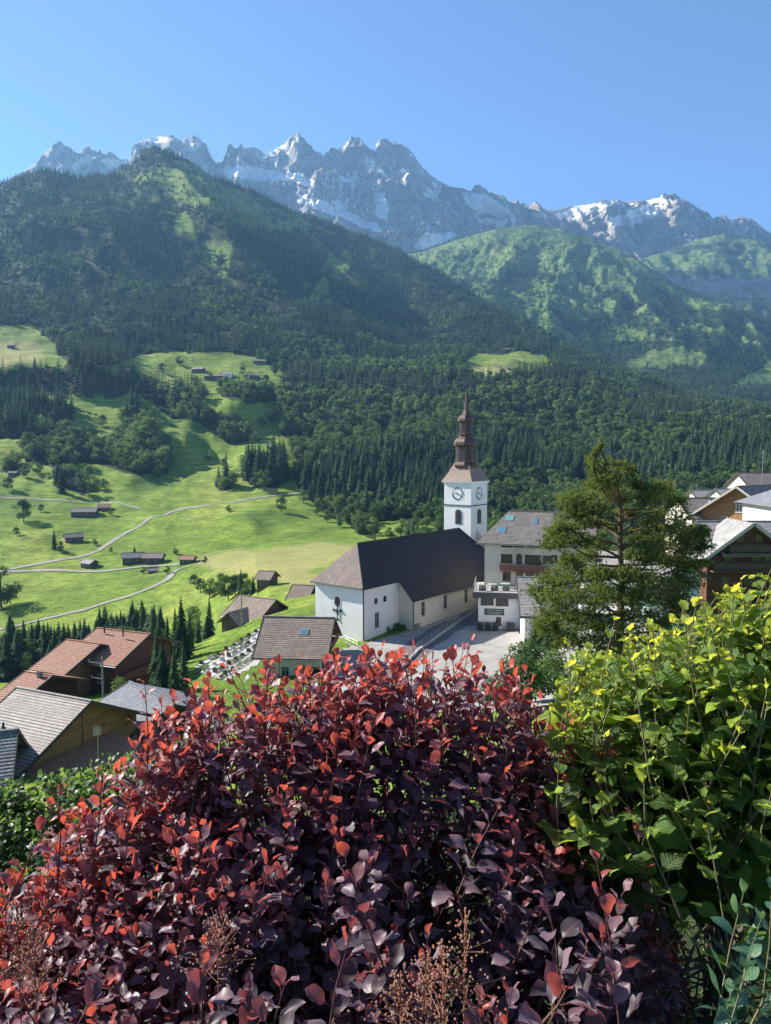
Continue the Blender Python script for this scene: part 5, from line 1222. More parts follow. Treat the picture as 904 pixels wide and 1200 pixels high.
# ---------------------------------------------------------------- farmhouses on the meadow
FARM = [  # px, py of the ground, width px, turn, roof, label, category
    (97, 606, 30, .1, 'shingle', 'wide grey-roofed farmhouse alone below the wood', 'farmhouse'), (121, 599, 15, .4, 'redtile', 'small farmhouse with a reddish roof beside the wide grey one', 'farmhouse'),
    (86, 569, 17, -.1, 'shingle', 'pale-roofed house tucked among trees below the shaded wood', 'house'), (84, 636, 22, .5, 'shingle', 'dark barn in the garden trees above the road bend', 'barn'),
    (103, 666, 19, -.5, 'paleshingle', 'pale-roofed barn at the left end of the hamlet', 'barn'), (154, 661, 27, .3, 'shingle', 'long dark farmhouse in the middle of the hamlet', 'farmhouse'),
    (178, 661, 25, .05, 'browntile', 'farmhouse with a purplish roof in the middle of the hamlet', 'farmhouse'), (219, 661, 19, -.1, 'redtile', 'farmhouse with an orange roof at the right end of the hamlet', 'farmhouse'),
    (178, 672, 14, .3, 'shingle', 'small shed at the side of the hamlet lane', 'shed'), (144, 437, 14, .2, 'shingle', 'lone barn on the upper meadow, leftmost of all', 'barn'), (232, 437, 14, -.2, 'paleshingle', 'pale-roofed barn left of the long upper farm', 'barn'),
    (252, 445, 26, .1, 'browntile', 'long brown-roofed farm on the upper meadow', 'farm'), (266, 442, 12, .1, 'paleshingle', 'white-walled house at the end of the long upper farm', 'house'), (297, 444, 14, .3, 'browntile', 'brown barn right of the long upper farm', 'barn'),
    (304, 427, 16, .1, 'shingle', 'grey barn above the upper farm at the forest edge', 'barn'), (318, 527, 10, 0, 'paleshingle', 'little pale hut on the middle meadow near the wood', 'hut'), (290, 546, 9, .3, 'paleshingle', 'tiny hut beside the copse on the middle meadow', 'hut'),
    (14, 558, 11, .2, 'shingle', 'small dark hut on the far left meadow', 'hut'), (593, 412, 7, 0, 'browntile', 'tiny brown cabin at the top of the forest clearing', 'cabin'), (598, 434, 7, .2, 'browntile', 'tiny brown cabin at the foot of the forest clearing', 'cabin'),
    (788, 521, 12, .1, 'paleshingle', 'pale-roofed hut in the wood above the small clearing', 'hut'), (12, 408, 8, .2, 'browntile', 'dark barn on the topmost left meadow', 'barn')]
for (qx, qy, wpx, tn, rf, lab, cat) in FARM:
    g = hit(qx, qy); D = g.y; Lm = wpx * D / 870; Wm = min(max(Lm * .62, 3.5), 9.5); hh = min(3.6, Lm * .3); ca, sa = math.cos(tn), math.sin(tn)
    zz = gz(g.x, g.y + Wm / 2) - .2 + hh + Wm / 2 * math.tan(R(27)) + .18; c = Vector((g.x, g.y + Wm / 2, zz)); v = Vector((ca, sa, 0)) * Lm / 2
    h = house(c - v, c + v, Wm, R(27), hh, 'plaster' if 'white' in lab else 'oldwood', rf, lab, cat, cat, verge=.7, over=.8, gut=False, steps=False, wins=(('F', -Lm * .2, hh * .4, .8, .9), ('F', Lm * .15, hh * .4, .8, .9)) if D < 700 else (), fascia='darkwood')
    clean(h)

# ---------------------------------------------------------------- forecourt, street, walls, railing
def drape(name, poly, lift, mat, res=1.6):
    """flat patch following the ground, cut to a traced outline (world x, y)"""
    xs = [p[0] for p in poly]; ys = [p[1] for p in poly]; nx = int((max(xs) - min(xs)) / res) + 2; ny = int((max(ys) - min(ys)) / res) + 2
    gx = np.linspace(min(xs), max(xs), nx); gy = np.linspace(min(ys), max(ys), ny); GX, GY = np.meshgrid(gx, gy)
    ins = inpoly(GX, GY, poly); V = [(x, y, gz(x, y) + lift) for x, y in zip(GX.ravel(), GY.ravel())]
    F = [tuple(f) for f in grid_faces(ny, nx) if sum(ins.ravel()[list(f)]) >= 3]
    return tag(link(name, np_mesh(name, V, F, mat, True)), kind='structure')
def W2(px, py): p = hit(px, py); return (p.x, p.y)
drape('plaza', [W2(*p) for p in [(395, 762), (440, 752), (485, 738), (562, 706), (600, 700), (680, 715), (680, 800), (640, 830), (400, 830), (380, 790)]], .06, M['paving'], 1.0)
ribbon('street', [(600, 690), (560, 716), (530, 733), (500, 752), (470, 775), (440, 810)], 5.0, .10, M['asphalt'], 2.0)
def wallrun(name, pxs, h_, w_, mat, label, cat, rail=True):
    pts_ = [hit(*p) for p in pxs]; c = pts_[0]; r = empty(name, c, 0, label=label, cat=cat); m = MB(); rl = MB()
    full = []
    for i in range(len(pts_) - 1):
        n = max(1, int((pts_[i + 1] - pts_[i]).length / 1.8))
        for j in range(n): q = pts_[i].lerp(pts_[i + 1], j / n); full.append(Vector((q.x, q.y, gz(q.x, q.y))) - c)
    q = pts_[-1]; full.append(Vector((q.x, q.y, gz(q.x, q.y))) - c)
    for i in range(len(full) - 1): m.bar(full[i] + Vector((0, 0, h_ / 2 - .2)), full[i + 1] + Vector((0, 0, h_ / 2 - .2)), w_, h_ + .4)
    m.build('low_wall', M[mat], r)
    if rail:
        for i, p in enumerate(full):
            rl.tube([p + Vector((0, 0, h_ - .1)), p + Vector((0, 0, h_ + .95))], .035, 5)
            if i: 
                for zz in (.5, .95): rl.tube([full[i - 1] + Vector((0, 0, h_ + zz)), p + Vector((0, 0, h_ + zz))], .03, 5)
        rl.build('railing', M['metal'], r)
    return r
wallrun('railed_wall', [(573, 705), (550, 722), (520, 742), (490, 764), (465, 790)], .45, .35, 'concrete', 'low pale kerb wall with a thin railing dividing the street from the square', 'wall')
wallrun('retaining_wall', [(556, 700), (530, 716), (505, 727), (487, 738)], .9, .4, 'stone', 'low stone wall along the foot of the nave', 'wall', False)
wallrun('fence', [(404, 752), (420, 760), (436, 756)], .1, .2, 'stone', 'short metal fence at the corner of the church', 'fence')
g = hit(463, 740)
for (dx, dy, s_) in ((0, 0, .42), (1.3, .6, .5), (2.4, 1.2, .34)):
    tree('shrub', g.x - 1 + dx, g.y + dy, s_, 'small green shrub in the corner between choir and nave', 'shrubs in the church corner', cat='shrub')
# street lamps and utility poles
def pole(px_, py0, py1, D, label, arms):
    p = P(px_, py0, D); H = p.z - P(px_, py1, D).z; gz_ = gz(p.x, p.y); r = empty('utility_pole', (p.x, p.y, gz_), 0, label=label, cat='pole'); Ht = p.z - gz_
    m = MB(); m.tube([(0, 0, -1), (0, 0, Ht)], [.16, .11], 7); m.build('post', M['stone'], r)
    for (z_, ln) in arms: m = MB(); m.bar((-ln, 0, Ht - z_), (.1, 0, Ht - z_ - .25), .08); m.tube([(-ln, 0, Ht - z_ + .02), (-ln, 0, Ht - z_ + .3)], .05, 6); m.build('cross_arm', M['metal'], r)
    return r
pole(119.8, 770, 802, 92, 'pale utility pole with two slanting arms in front of the terracotta chalets', ((.6, 1.7), (2.6, 1.4)))
pole(283, 696, 736, 146, 'grey utility pole standing before the barn by the cemetery', ())
pole(234, 722, 755, 150, 'short pole between the spruces and the lawn, left of the cemetery', ())

# ---------------------------------------------------------------- cemetery
cp0 = [W2(*p) for p in [(225, 783), (236, 792), (300, 770), (318, 735), (304, 727), (262, 752)]]
drape('cemetery_path', [W2(*p) for p in [(232, 786), (262, 800), (312, 775), (322, 742), (306, 738), (268, 760)]], .06, M['paving'], 1.0)
rows = [((236, 780), (308, 738)), ((243, 786), (312, 743)), ((252, 790), (312, 752)), ((264, 793), (313, 762))]
k = 0
for ri, (p, q) in enumerate(rows):
    a, b = hit(*p), hit(*q); n = int((b - a).length / 2.0)
    for i in range(n + 1):
        c = a.lerp(b, i / n); c.z = gz(c.x, c.y); k += 1
        r = empty('grave', (c.x, c.y, c.z), -.25 + random.uniform(-.1, .1), label='small grave with a stone slab and upright headstone in the terraced cemetery', cat='grave', group='graves in the cemetery')
        dk = random.random() < .4; m = MB(); m.box(-.4, .4, -1.7, 0, 0, .22); m.build('slab', M['marble' if not dk else 'stone'], r)
        m = MB(); hh = random.uniform(.7, 1.1); m.add([(-.35, 0, 0), (.35, 0, 0), (.35, .16, 0), (-.35, .16, 0), (-.35, 0, hh * .8), (.35, 0, hh * .8), (.35, .16, hh * .8), (-.35, .16, hh * .8), (0, 0, hh), (0, .16, hh)],
                               [(0, 1, 5, 8, 4), (3, 7, 9, 6, 2), (1, 2, 6, 5), (3, 0, 4, 7), (4, 8, 9, 7), (8, 5, 6, 9)]); m.build('headstone', M['darkstone' if dk or random.random() < .3 else 'marble'], r)
        if random.random() < .55:
            m = MB(); g = np.random.default_rng(k)
            for _ in range(40):
                p_ = Vector((g.uniform(-.3, .3), g.uniform(-1.4, -.3), .22 + g.uniform(0, .45))); a_ = Vector(g.normal(size=3)).normalized(); b_ = a_.orthogonal().normalized(); m.add([p_ - a_ * .12, p_ + b_ * .1, p_ + a_ * .12, p_ - b_ * .1], [(0, 1, 2, 3)])
            m.build('grave_planting', M['decid'], r)

# ---------------------------------------------------------------- single trees, rows and copses
def T(kind, px_, py_, hpx, label, group, **kw):
    g = hit(px_, py_); base = {'spruce_tree': 18.0, 'broadleaf_tree': 10.0, 'shrub': 3.0}[kind]; s = hpx * g.y / 870 / base
    return tree(kind, g.x, g.y, s, label, group, z=g.z, cat='shrub' if kind == 'shrub' else 'tree', **kw)
T('broadleaf_tree', 28, 612, 27, 'lone round tree casting a long shadow on the far left meadow', None)
T('spruce_tree', 64, 643, 24, 'single dark spruce beside the dark barn above the road', None)
T('broadleaf_tree', 71, 648, 13, 'low bush in front of the dark barn above the road', None)
T('broadleaf_tree', 95, 634, 9, 'small garden tree right of the dark barn', None); T('broadleaf_tree', 112, 639, 8, 'small hedge tree at the road bend', None)
T('spruce_tree', 158, 650, 12, 'small pointed tree behind the hamlet', None)
T('broadleaf_tree', 2, 712, 48, 'dark tree cut off by the left edge on the near meadow', None)
for (qx, qy, hp) in ((73, 578, 34), (98, 572, 22), (110, 575, 18), (80, 562, 16), (68, 566, 26), (105, 566, 20)): T('spruce_tree' if hp > 21 else 'broadleaf_tree', qx, qy, hp, 'tree crowding round the pale-roofed house below the wood', 'trees round the wooded house')
for (qx, qy, hp) in ((330, 600, 18), (414, 612, 16), (84, 420, 12), (136, 428, 9), (156, 438, 10), (227, 478, 9), (300, 520, 14), (284, 598, 0)):
    if hp: T('broadleaf_tree', qx, qy, hp, 'solitary round tree standing in the open meadow', 'solitary meadow trees')
for (qx, qy, hp) in ((20, 628, 9), (48, 600, 8), (130, 604, 7), (186, 560, 12), (246, 540, 11), (262, 548, 9), (240, 500, 12), (308, 500, 12), (322, 494, 15), (170, 470, 11), (120, 500, 12), (60, 500, 14), (312, 452, 11), (246, 446, 8), (284, 440, 9), (322, 440, 12), (210, 428, 9), (190, 436, 9), (268, 600, 7), (384, 612, 12), (372, 604, 14), (398, 618, 12), (356, 590, 14), (345, 560, 16), (30, 560, 12), (10, 575, 14), (45, 556, 12), (130, 648, 6), (206, 650, 7), (240, 660, 7), (168, 672, 7), (196, 672, 8)): T('broadleaf_tree', qx, qy, hp * 1.15, 'small leafy tree or bush scattered over the meadow slope', 'scattered meadow bushes')
for (qx, qy, hp) in ((235, 694, 17), (246, 700, 22), (258, 698, 25), (268, 703, 28), (276, 697, 24), (228, 688, 15), (290, 699, 20), (285, 692, 20)): T('broadleaf_tree', qx, qy, hp, 'broadleaf tree in the dark copse beyond the barns', 'copse beyond the barns')
for (qx, qy, hp) in ((283, 700, 34), (297, 696, 22)): T('spruce_tree', qx, qy, hp, 'pointed spruce in the dark copse beyond the barns', 'spruces in the copse')
for (qx, qy, hp) in ((470, 628, 20), (482, 634, 24), (500, 628, 22), (515, 630, 26), (458, 632, 14), (490, 620, 22), (520, 615, 24), (440, 628, 12), (508, 640, 18)): T('broadleaf_tree', qx, qy, hp, 'round tree at the forest foot just above the church roof', 'trees above the church roof')
g = np.random.default_rng(12)
# spruce rows below the near meadow, left
for i in range(84):
    t = i / 83; qx = 2 + 190 * t + g.uniform(-3, 3); qy = 790 - 10 * math.sin(t * 3) + g.uniform(-8, 6); D = g.uniform(225, 265)
    p = P(qx, qy, D); tree('spruce_tree', p.x, p.y, g.uniform(.62, 1.0), 'dark spruce in the row behind the terracotta roofs', 'spruces behind the terracotta roofs', sx=1.25)
for i in range(16):
    qx = g.uniform(20, 240); D = g.uniform(205, 240); p = P(qx, 780, D); tree('broadleaf_tree', p.x, p.y, g.uniform(.8, 1.3), 'broadleaf tree among the spruce row behind the terracotta roofs', 'broadleaf trees in the spruce row')
for (qx, D, top) in ((212, 132, 700), (196, 128, 722), (222, 140, 716), (186, 140, 715), (205, 146, 712), (232, 150, 722), (178, 150, 718), (245, 168, 700), (214, 120, 745), (196, 118, 760), (170, 135, 742), (190, 98, 748), (204, 96, 758), (183, 104, 738), (215, 100, 752)):
    p = P(qx, top, D); z = gz(p.x, p.y); tree('spruce_tree', p.x, p.y, (p.z - z) / 18, 'tall dark spruce in the clump between the terracotta chalets and the cemetery', 'tall spruces by the cemetery', sx=.8)
T_lab = (('clipped dark conifer beside the pole left of the barns', 240, 152, 716, 2.0),)
p = P(243, 720, 160); tree('spruce_tree', p.x, p.y, (p.z - gz(p.x, p.y)) / 18, T_lab[0][0], None, sx=1.3)
for (qx, qy, D, s_) in ((58, 806, 84, 1.3), (76, 812, 84, 1.2), (95, 812, 86, 1.1), (105, 818, 80, 1.3)):
    p = P(qx, qy, D); tree('shrub', p.x, p.y, s_, 'clipped garden shrub in front of the terracotta chalets', 'garden shrubs of the terracotta chalets', cat='shrub')
p = P(136, 790, 92); z = gz(p.x, p.y); tree('broadleaf_tree', p.x, p.y, .42, 'pale green round tree right of the slanting-arm pole', None)
for (qx, qy, D) in ((640, 735, 84), (620, 755, 74), (655, 765, 70), (680, 775, 68), (605, 770, 70)):
    p = P(qx, qy, D); z = gz(p.x, p.y); tree('broadleaf_tree', p.x, p.y, max(.3, (p.z - z) / 10), 'grey-green bushy tree below the big pine', 'bushy trees below the pine')
for (qx, D, top) in ((505, 84, 775), (545, 80, 772), (575, 76, 768), (440, 86, 792)):
    p = P(qx, top + 25, D); z = gz(p.x, p.y); tree('broadleaf_tree', p.x, p.y, max(.25, (p.z - z) / 10), 'green bush on the bank just behind the red foliage', 'bushes on the bank', cat='shrub')

# ---------------------------------------------------------------- the big pine
def build_pine():
    g = np.random.default_rng(33); D = 58.0; base = P(730, 800, D); zb = gz(base.x, base.y)
    root = empty('pine_tree', (base.x, base.y, zb), 0, label='big spreading pine with a leaning top between the inn and the dark chalet', cat='tree')
    k = D / 870
    def LP(qx, qy, dD=0): p = P(qx, qy, D + dD); return Vector((p.x - base.x, p.y - base.y, p.z - zb))
    tr_ = [LP(728, 900), LP(729, 800), LP(727, 740), LP(729, 690), LP(727, 640), LP(728, 600), LP(722, 565), LP(708, 535), LP(699, 517)]; tr_[0].z = -.6
    m = MB(); m.tube(tr_, [.42, .36, .30, .25, .20, .15, .10, .06, .02], 9); m.build('trunk', M['pinebark'], root)
    clumps = [  # px, py, half-width px, half-height px, depth offset
        (699, 523, 5, 9, 0), (697, 535, 8, 9, 0), (708, 545, 12, 9, .5), (692, 552, 9, 9, -.5), (724, 546, 10, 7, .5), (735, 553, 12, 7, 0), (715, 560, 22, 8, -1), (745, 566, 18, 8, .5), (698, 571, 20, 7, 1), (765, 572, 14, 8, 0), (775, 578, 14, 8, 1),
        (680, 585, 20, 9, -.5), (665, 592, 14, 7, 0), (755, 588, 20, 8, -1), (790, 590, 16, 8, .5), (720, 580, 22, 8, 2), (700, 598, 20, 7, -1.5), (672, 605, 22, 8, .5), (770, 604, 20, 9, 2), (795, 606, 12, 7, 0),
        (690, 612, 20, 7, 2), (660, 617, 20, 7, -.5), (780, 618, 20, 9, -1), (800, 622, 18, 9, 1), (650, 630, 18, 8, .5), (675, 633, 20, 7, -1), (700, 640, 16, 7, 2), (815, 630, 16, 7, 0), (750, 625, 18, 8, 2.5), (765, 638, 22, 8, -2),
        (645, 640, 14, 7, 0), (800, 640, 24, 9, .5), (824, 640, 14, 7, 0), (822, 625, 10, 5, -.3), (770, 655, 24, 9, 1), (745, 650, 18, 8, -2.5), (740, 672, 30, 9, -3), (705, 672, 26, 9, -2.5), (672, 672, 26, 10, 0), (650, 680, 22, 10, -1), (635, 695, 20, 10, 0), (660, 700, 26, 10, -2),
        (700, 700, 28, 11, -3), (740, 700, 28, 11, -3), (775, 690, 26, 11, -1), (800, 680, 24, 12, .5), (810, 660, 20, 9, 1), (790, 705, 28, 12, 0), (655, 720, 26, 11, -1.5), (690, 726, 28, 11, -3), (730, 730, 30, 12, -3.2), (772, 728, 28, 12, -2), (805, 720, 22, 12, 0), (640, 735, 20, 10, -1),
        (670, 750, 26, 12, -2), (712, 756, 28, 12, -3), (755, 758, 28, 12, -2), (795, 750, 26, 12, -1), (720, 620, 14, 6, 3), (735, 600, 14, 6, 3), (690, 655, 18, 7, 2.5), (790, 660, 20, 8, 3), (760, 690, 20, 8, 3), (700, 690, 20, 8, 3), (665, 655, 14, 6, -1)]
    LV = []; n_b = 0
    bm_ = MB()
    for ci, (qx, qy, hw_, hh_, dd) in enumerate(clumps):
        c = LP(qx, qy, dd * 1.3); rx, rz = hw_ * k * g.uniform(.8, 1.1), hh_ * k * g.uniform(.85, 1.35); ry_ = rx * .9
        att_y = min(max(qy + 14 + abs(qx - 728) * .12, 540), 790); tp = LP(np.interp(att_y, [517, 535, 565, 600, 640, 690], [699, 708, 722, 728, 727, 729]), att_y)
        mid_ = tp.lerp(c, .5) + Vector((g.normal() * .35, g.normal() * .3, g.uniform(-.18, .06) * (c - tp).length)); ln = (c - tp).length
        bm_.tube([tp, tp.lerp(mid_, .6), mid_, mid_.lerp(c, .6), c], [.03 + .018 * ln, .03 + .014 * ln, .055, .035, .015], 6)
        for _ in range(int(5 + rx * 3)):
            e = c + Vector((g.normal() * rx * .6, g.normal() * ry_ * .6, g.normal() * rz * .5)); s0_ = mid_.lerp(c, g.uniform(.2, 1)); bm_.tube([s0_, s0_.lerp(e, .5) + Vector((0, 0, .05)), e], [.03, .02, .008], 4)
        nt = int(270 * rx * ry_ + 100)
        q = g.normal(size=(nt, 3)); q /= np.linalg.norm(q, axis=1)[:, None]; q *= g.uniform(.35, 1.05, (nt, 1)) ** .6
        tpos = np.array(c) + q * [rx, ry_, rz] * (1 + .25 * g.normal(size=(nt, 1)))
        LV.append(tpos)
    bm_.build('branches', M['pinebark'], root)
    TP = np.concatenate(LV); TP = TP + np.stack([fbm(TP[:, 0] / 1.3, TP[:, 1] / 1.3, TP[:, 2] / 1.3, s_ * 7 + 3, 3) for s_ in (1, 2, 3)], 1) * .75; n = len(TP); nb = 8; Vv = np.zeros((n, nb, 3, 3)); ax = g.normal(size=(n, 3)) * .6; ax[:, 2] += .8; ax /= np.linalg.norm(ax, axis=1)[:, None]
    for j in range(nb):
        d = ax + g.normal(size=(n, 3)) * .75; d /= np.linalg.norm(d, axis=1)[:, None]; s_ = np.cross(d, g.normal(size=(n, 3))); s_ /= np.linalg.norm(s_, axis=1)[:, None]
        ln = g.uniform(.14, .27, (n, 1)); w_ = .03
        Vv[:, j, 0] = TP - s_ * w_; Vv[:, j, 1] = TP + s_ * w_; Vv[:, j, 2] = TP + d * ln
    Vv = Vv.reshape(-1, 3); F = np.arange(len(Vv)).reshape(-1, 3)
    link('crown', np_mesh('pine_crown', Vv, F, M['pine'], False), root)
    # dead grey twigs low in the crown
    m = MB()
    for _ in range(70):
        a_ = LP(g.uniform(660, 800), g.uniform(690, 770), g.uniform(-4.5, -2.5)); e = a_ + Vector((g.normal() * 1.0, g.normal() * .5, g.normal() * .35)); m.tube([a_, a_.lerp(e, .5) + Vector((0, 0, .12)), e], [.03, .02, .006], 4)
        for _ in range(3): f = a_.lerp(e, g.uniform(.3, .9)); m.tube([f, f + Vector((g.normal() * .35, g.normal() * .3, g.normal() * .3))], [.014, .004], 3)
    m.tube([LP(688, 757, -4), LP(700, 748, -4.4), LP(715, 746, -4.4), LP(728, 738, -4.4), LP(738, 742, -4.4)], [.08, .06, .05, .04, .02], 5)
    m.build('dead_twigs', M['deadtwig'], root)
build_pine()
# ============================================================ FOREGROUND SHRUBS
def leaf_template(nu, nv, shape, serr=0.0):
    """grid leaf lying in xy: length along +y from 0 to 1, half width from shape(v); returns verts, quads, uv"""
    V = []; UV = []
    for j in range(nv + 1):
        v = j / nv; w = shape(v) * (1 + (serr if j % 2 else -serr))
        for i in range(nu + 1):
            u = 2 * i / nu - 1; V.append((u * w, v + (serr * .25 * abs(u) if j % 2 else 0), 0)); UV.append((u, v))
    F = []
    for j in range(nv):
        for i in range(nu): a = j * (nu + 1) + i; F.append((a, a + 1, a + nu + 2, a + nu + 1))
    return np.array(V), np.array(F), np.array(UV)
def leaves_mesh(name, tmpl, pos, yax, nrm, length, width, age, fold, curl, mat, parent, petiole=None, wave=0.0, seed=1):
    """place N bent, folded copies of a leaf; age 0 = youngest, 1 = inner leaf with shade painted in"""
    g = np.random.default_rng(seed); tv, tf, tuv = tmpl; n = len(pos); m = len(tv)
    yax = yax / np.linalg.norm(yax, axis=1)[:, None]; nrm = nrm - (nrm * yax).sum(1)[:, None] * yax; nrm /= np.linalg.norm(nrm, axis=1)[:, None] + 1e-9; xax = np.cross(yax, nrm)
    x = tv[None, :, 0] * width[:, None]; y = tv[None, :, 1] * length[:, None]; z = np.abs(tuv[None, :, 0]) * np.abs(x) * fold[:, None]
    v = tv[None, :, 1]
    a = curl[:, None] * v                                   # arch along the midrib
    yy = np.where(np.abs(curl[:, None]) > 1e-3, length[:, None] * np.sin(a) / (curl[:, None] + 1e-6), y); zz = -length[:, None] * (1 - np.cos(a)) / (curl[:, None] + 1e-6)
    z = z + wave * length[:, None] * np.sin(v * 11 + np.sign(tuv[None, :, 0]) * 1.3 + g.uniform(0, 6, (n, 1))) * np.abs(tuv[None, :, 0]) ** 2
    tw = g.normal(size=(n, 1)) * .35 * v; x2 = x * np.cos(tw); z2 = z + x * np.sin(tw)
    P_ = pos[:, None] + xax[:, None] * x2[..., None] + yax[:, None] * yy[..., None] + nrm[:, None] * (z2 + zz)[..., None]
    F = (tf[None] + (np.arange(n) * m)[:, None, None]).reshape(-1, 4)
    luv = np.zeros((n, m, 3)); luv[..., 0] = tuv[None, :, 0]; luv[..., 1] = tuv[None, :, 1]; luv[..., 2] = age[:, None]
    tint = np.repeat(g.uniform(0, 1, n), m)
    return link(name, np_mesh(name, P_.reshape(-1, 3), F, mat, True, {'luv': ('FLOAT_VECTOR', luv.reshape(-1, 3)), 'tint': ('FLOAT', tint)}), parent)
def leaf_material(name, young, mid, old, back, tr_young, tr_old, vein_col, rough=.42, veins=7.0, vbump=.4, trans=.4, spec=.5, vdist=.004, sheen=0.0):
    m, nt, b = new_mat(name)
    a = attr(nt, 'luv', 'Vector'); sx = N(nt, 'ShaderNodeSeparateXYZ'); L(nt, a, sx.inputs[0]); u, v, age = sx.outputs
    tint = attr(nt, 'tint'); f = mth(nt, 'ADD', age, mth(nt, 'MULTIPLY', mth(nt, 'SUBTRACT', tint, .5), .45), clamp=True)
    c = ramp(nt, f, [(0.0, young), (0.4, mid), (0.8, old), (1.0, tuple(x * .3 for x in old))])  # last stop is painted shade for the innermost and oldest leaves
    tc_ = ramp(nt, f, [(0.0, tr_young), (0.5, tuple((p + q) / 2 for p, q in zip(tr_young, tr_old))), (1.0, tr_old)])
    g = N(nt, 'ShaderNodeNewGeometry')
    nz = noi(nt, g.outputs['Position'], 60, 4, .6)
    au = mth(nt, 'ABSOLUTE', u)
    vs = mth(nt, 'ABSOLUTE', mth(nt, 'SINE', mth(nt, 'MULTIPLY', mth(nt, 'SUBTRACT', v, mth(nt, 'MULTIPLY', au, .30)), veins * math.pi)))
    vein = mth(nt, 'SUBTRACT', 1.0, mth(nt, 'MULTIPLY', vs, 5.0), clamp=True)
    rib = mth(nt, 'SUBTRACT', 1.0, mth(nt, 'MULTIPLY', au, 14.0), clamp=True)
    vv = mth(nt, 'MAXIMUM', mth(nt, 'MULTIPLY', vein, .5), rib)
    c = mixc(nt, mth(nt, 'MULTIPLY', vv, .55), c, vein_col)
    c = mixc(nt, .5, c, ramp(nt, nz, [(.3, (.65, .65, .65)), (.7, (1.15, 1.15, 1.15))]), 'MULTIPLY')
    c = mixc(nt, g.outputs['Backfacing'], c, mixc(nt, .55, c, back))
    L(nt, c, b.inputs['Base Color']); b.inputs['Roughness'].default_value = rough; b.inputs['Specular IOR Level'].default_value = spec
    if sheen: b.inputs['Sheen Weight'].default_value = sheen; b.inputs['Sheen Roughness'].default_value = .4; b.inputs['Sheen Tint'].default_value = (.85, .8, 1, 1)
    bp = bump(nt, b, mth(nt, 'SUBTRACT', mth(nt, 'MULTIPLY', vs, .6), mth(nt, 'MULTIPLY', rib, .8)), vbump, vdist)
    t = N(nt, 'ShaderNodeBsdfTranslucent'); L(nt, mixc(nt, mth(nt, 'MULTIPLY', vv, .5), tc_, vein_col), t.inputs[0])
    mx = N(nt, 'ShaderNodeMixShader'); mx.inputs[0].default_value = trans
    L(nt, b.outputs[0], mx.inputs[1]); L(nt, t.outputs[0], mx.inputs[2]); L(nt, mx.outputs[0], nt.nodes['Material Output'].inputs[0])
    return m
m_smoke = leaf_material('purple_leaf', (.42, .075, .05), (.19, .085, .105), (.175, .125, .155), (.30, .2, .24), (.98, .17, .08), (.13, .04, .052), (.36, .12, .11), .46, 9, .10, .36, .45, .002, .35)
m_hazel = leaf_material('hazel_leaf', (.38, .42, .045), (.17, .27, .05), (.09, .165, .04), (.20, .28, .11), (.95, .92, .08), (.36, .56, .08), (.30, .38, .12), .5, 8, .5, .45, .25, .005)
m_hedge = leaf_material('hedge_leaf', (.16, .26, .04), (.10, .19, .035), (.055, .12, .03), (.13, .19, .08), (.35, .50, .07), (.18, .34, .05), (.22, .30, .1), .4, 6, .4, .38, .45, .002)
m_honey = leaf_material('blue_green_leaf', (.13, .24, .10), (.06, .16, .09), (.03, .09, .06), (.12, .2, .15), (.3, .5, .15), (.1, .3, .12), (.2, .32, .2), .4, 5, .3, .3, .5, .002)
m_stem = noisy('reddish_stem', (.09, .035, .03), (.17, .075, .055), 40, .6, .3, 90, .002)
m_branch = noisy('grey_brown_branch', (.05, .038, .03), (.14, .11, .085), 30, .85, .5, 80, .003)
m_gstem = noisy('green_brown_stem', (.12, .12, .05), (.24, .20, .10), 40, .7, .3, 90, .002)

def obov(v):   # egg-shaped, widest beyond the middle
    return .33 * (math.sin(math.pi * min(1, max(0, v)) ** 1.25) ** .72 if 0 < v < 1 else 0.02)
def cordate(v):
    return .50 * ((math.sin(math.pi * (v * .93 + .055)) ** .62)) * (1.0 if v < .55 else 1 - ((v - .55) / .45) ** 2.4 * .85)
def lance(v): return .24 * (math.sin(math.pi * min(1, v)) ** .8 if 0 < v < 1 else 0.02)
def ovate(v): return .36 * (math.sin(math.pi * min(1, v) ** .8) ** .85 if 0 < v < 1 else 0.02)
TM_SMOKE = leaf_template(4, 8, obov); TM_HAZEL = leaf_template(6, 14, cordate, .035); TM_OV = leaf_template(2, 5, ovate); TM_LANCE = leaf_template(2, 6, lance)

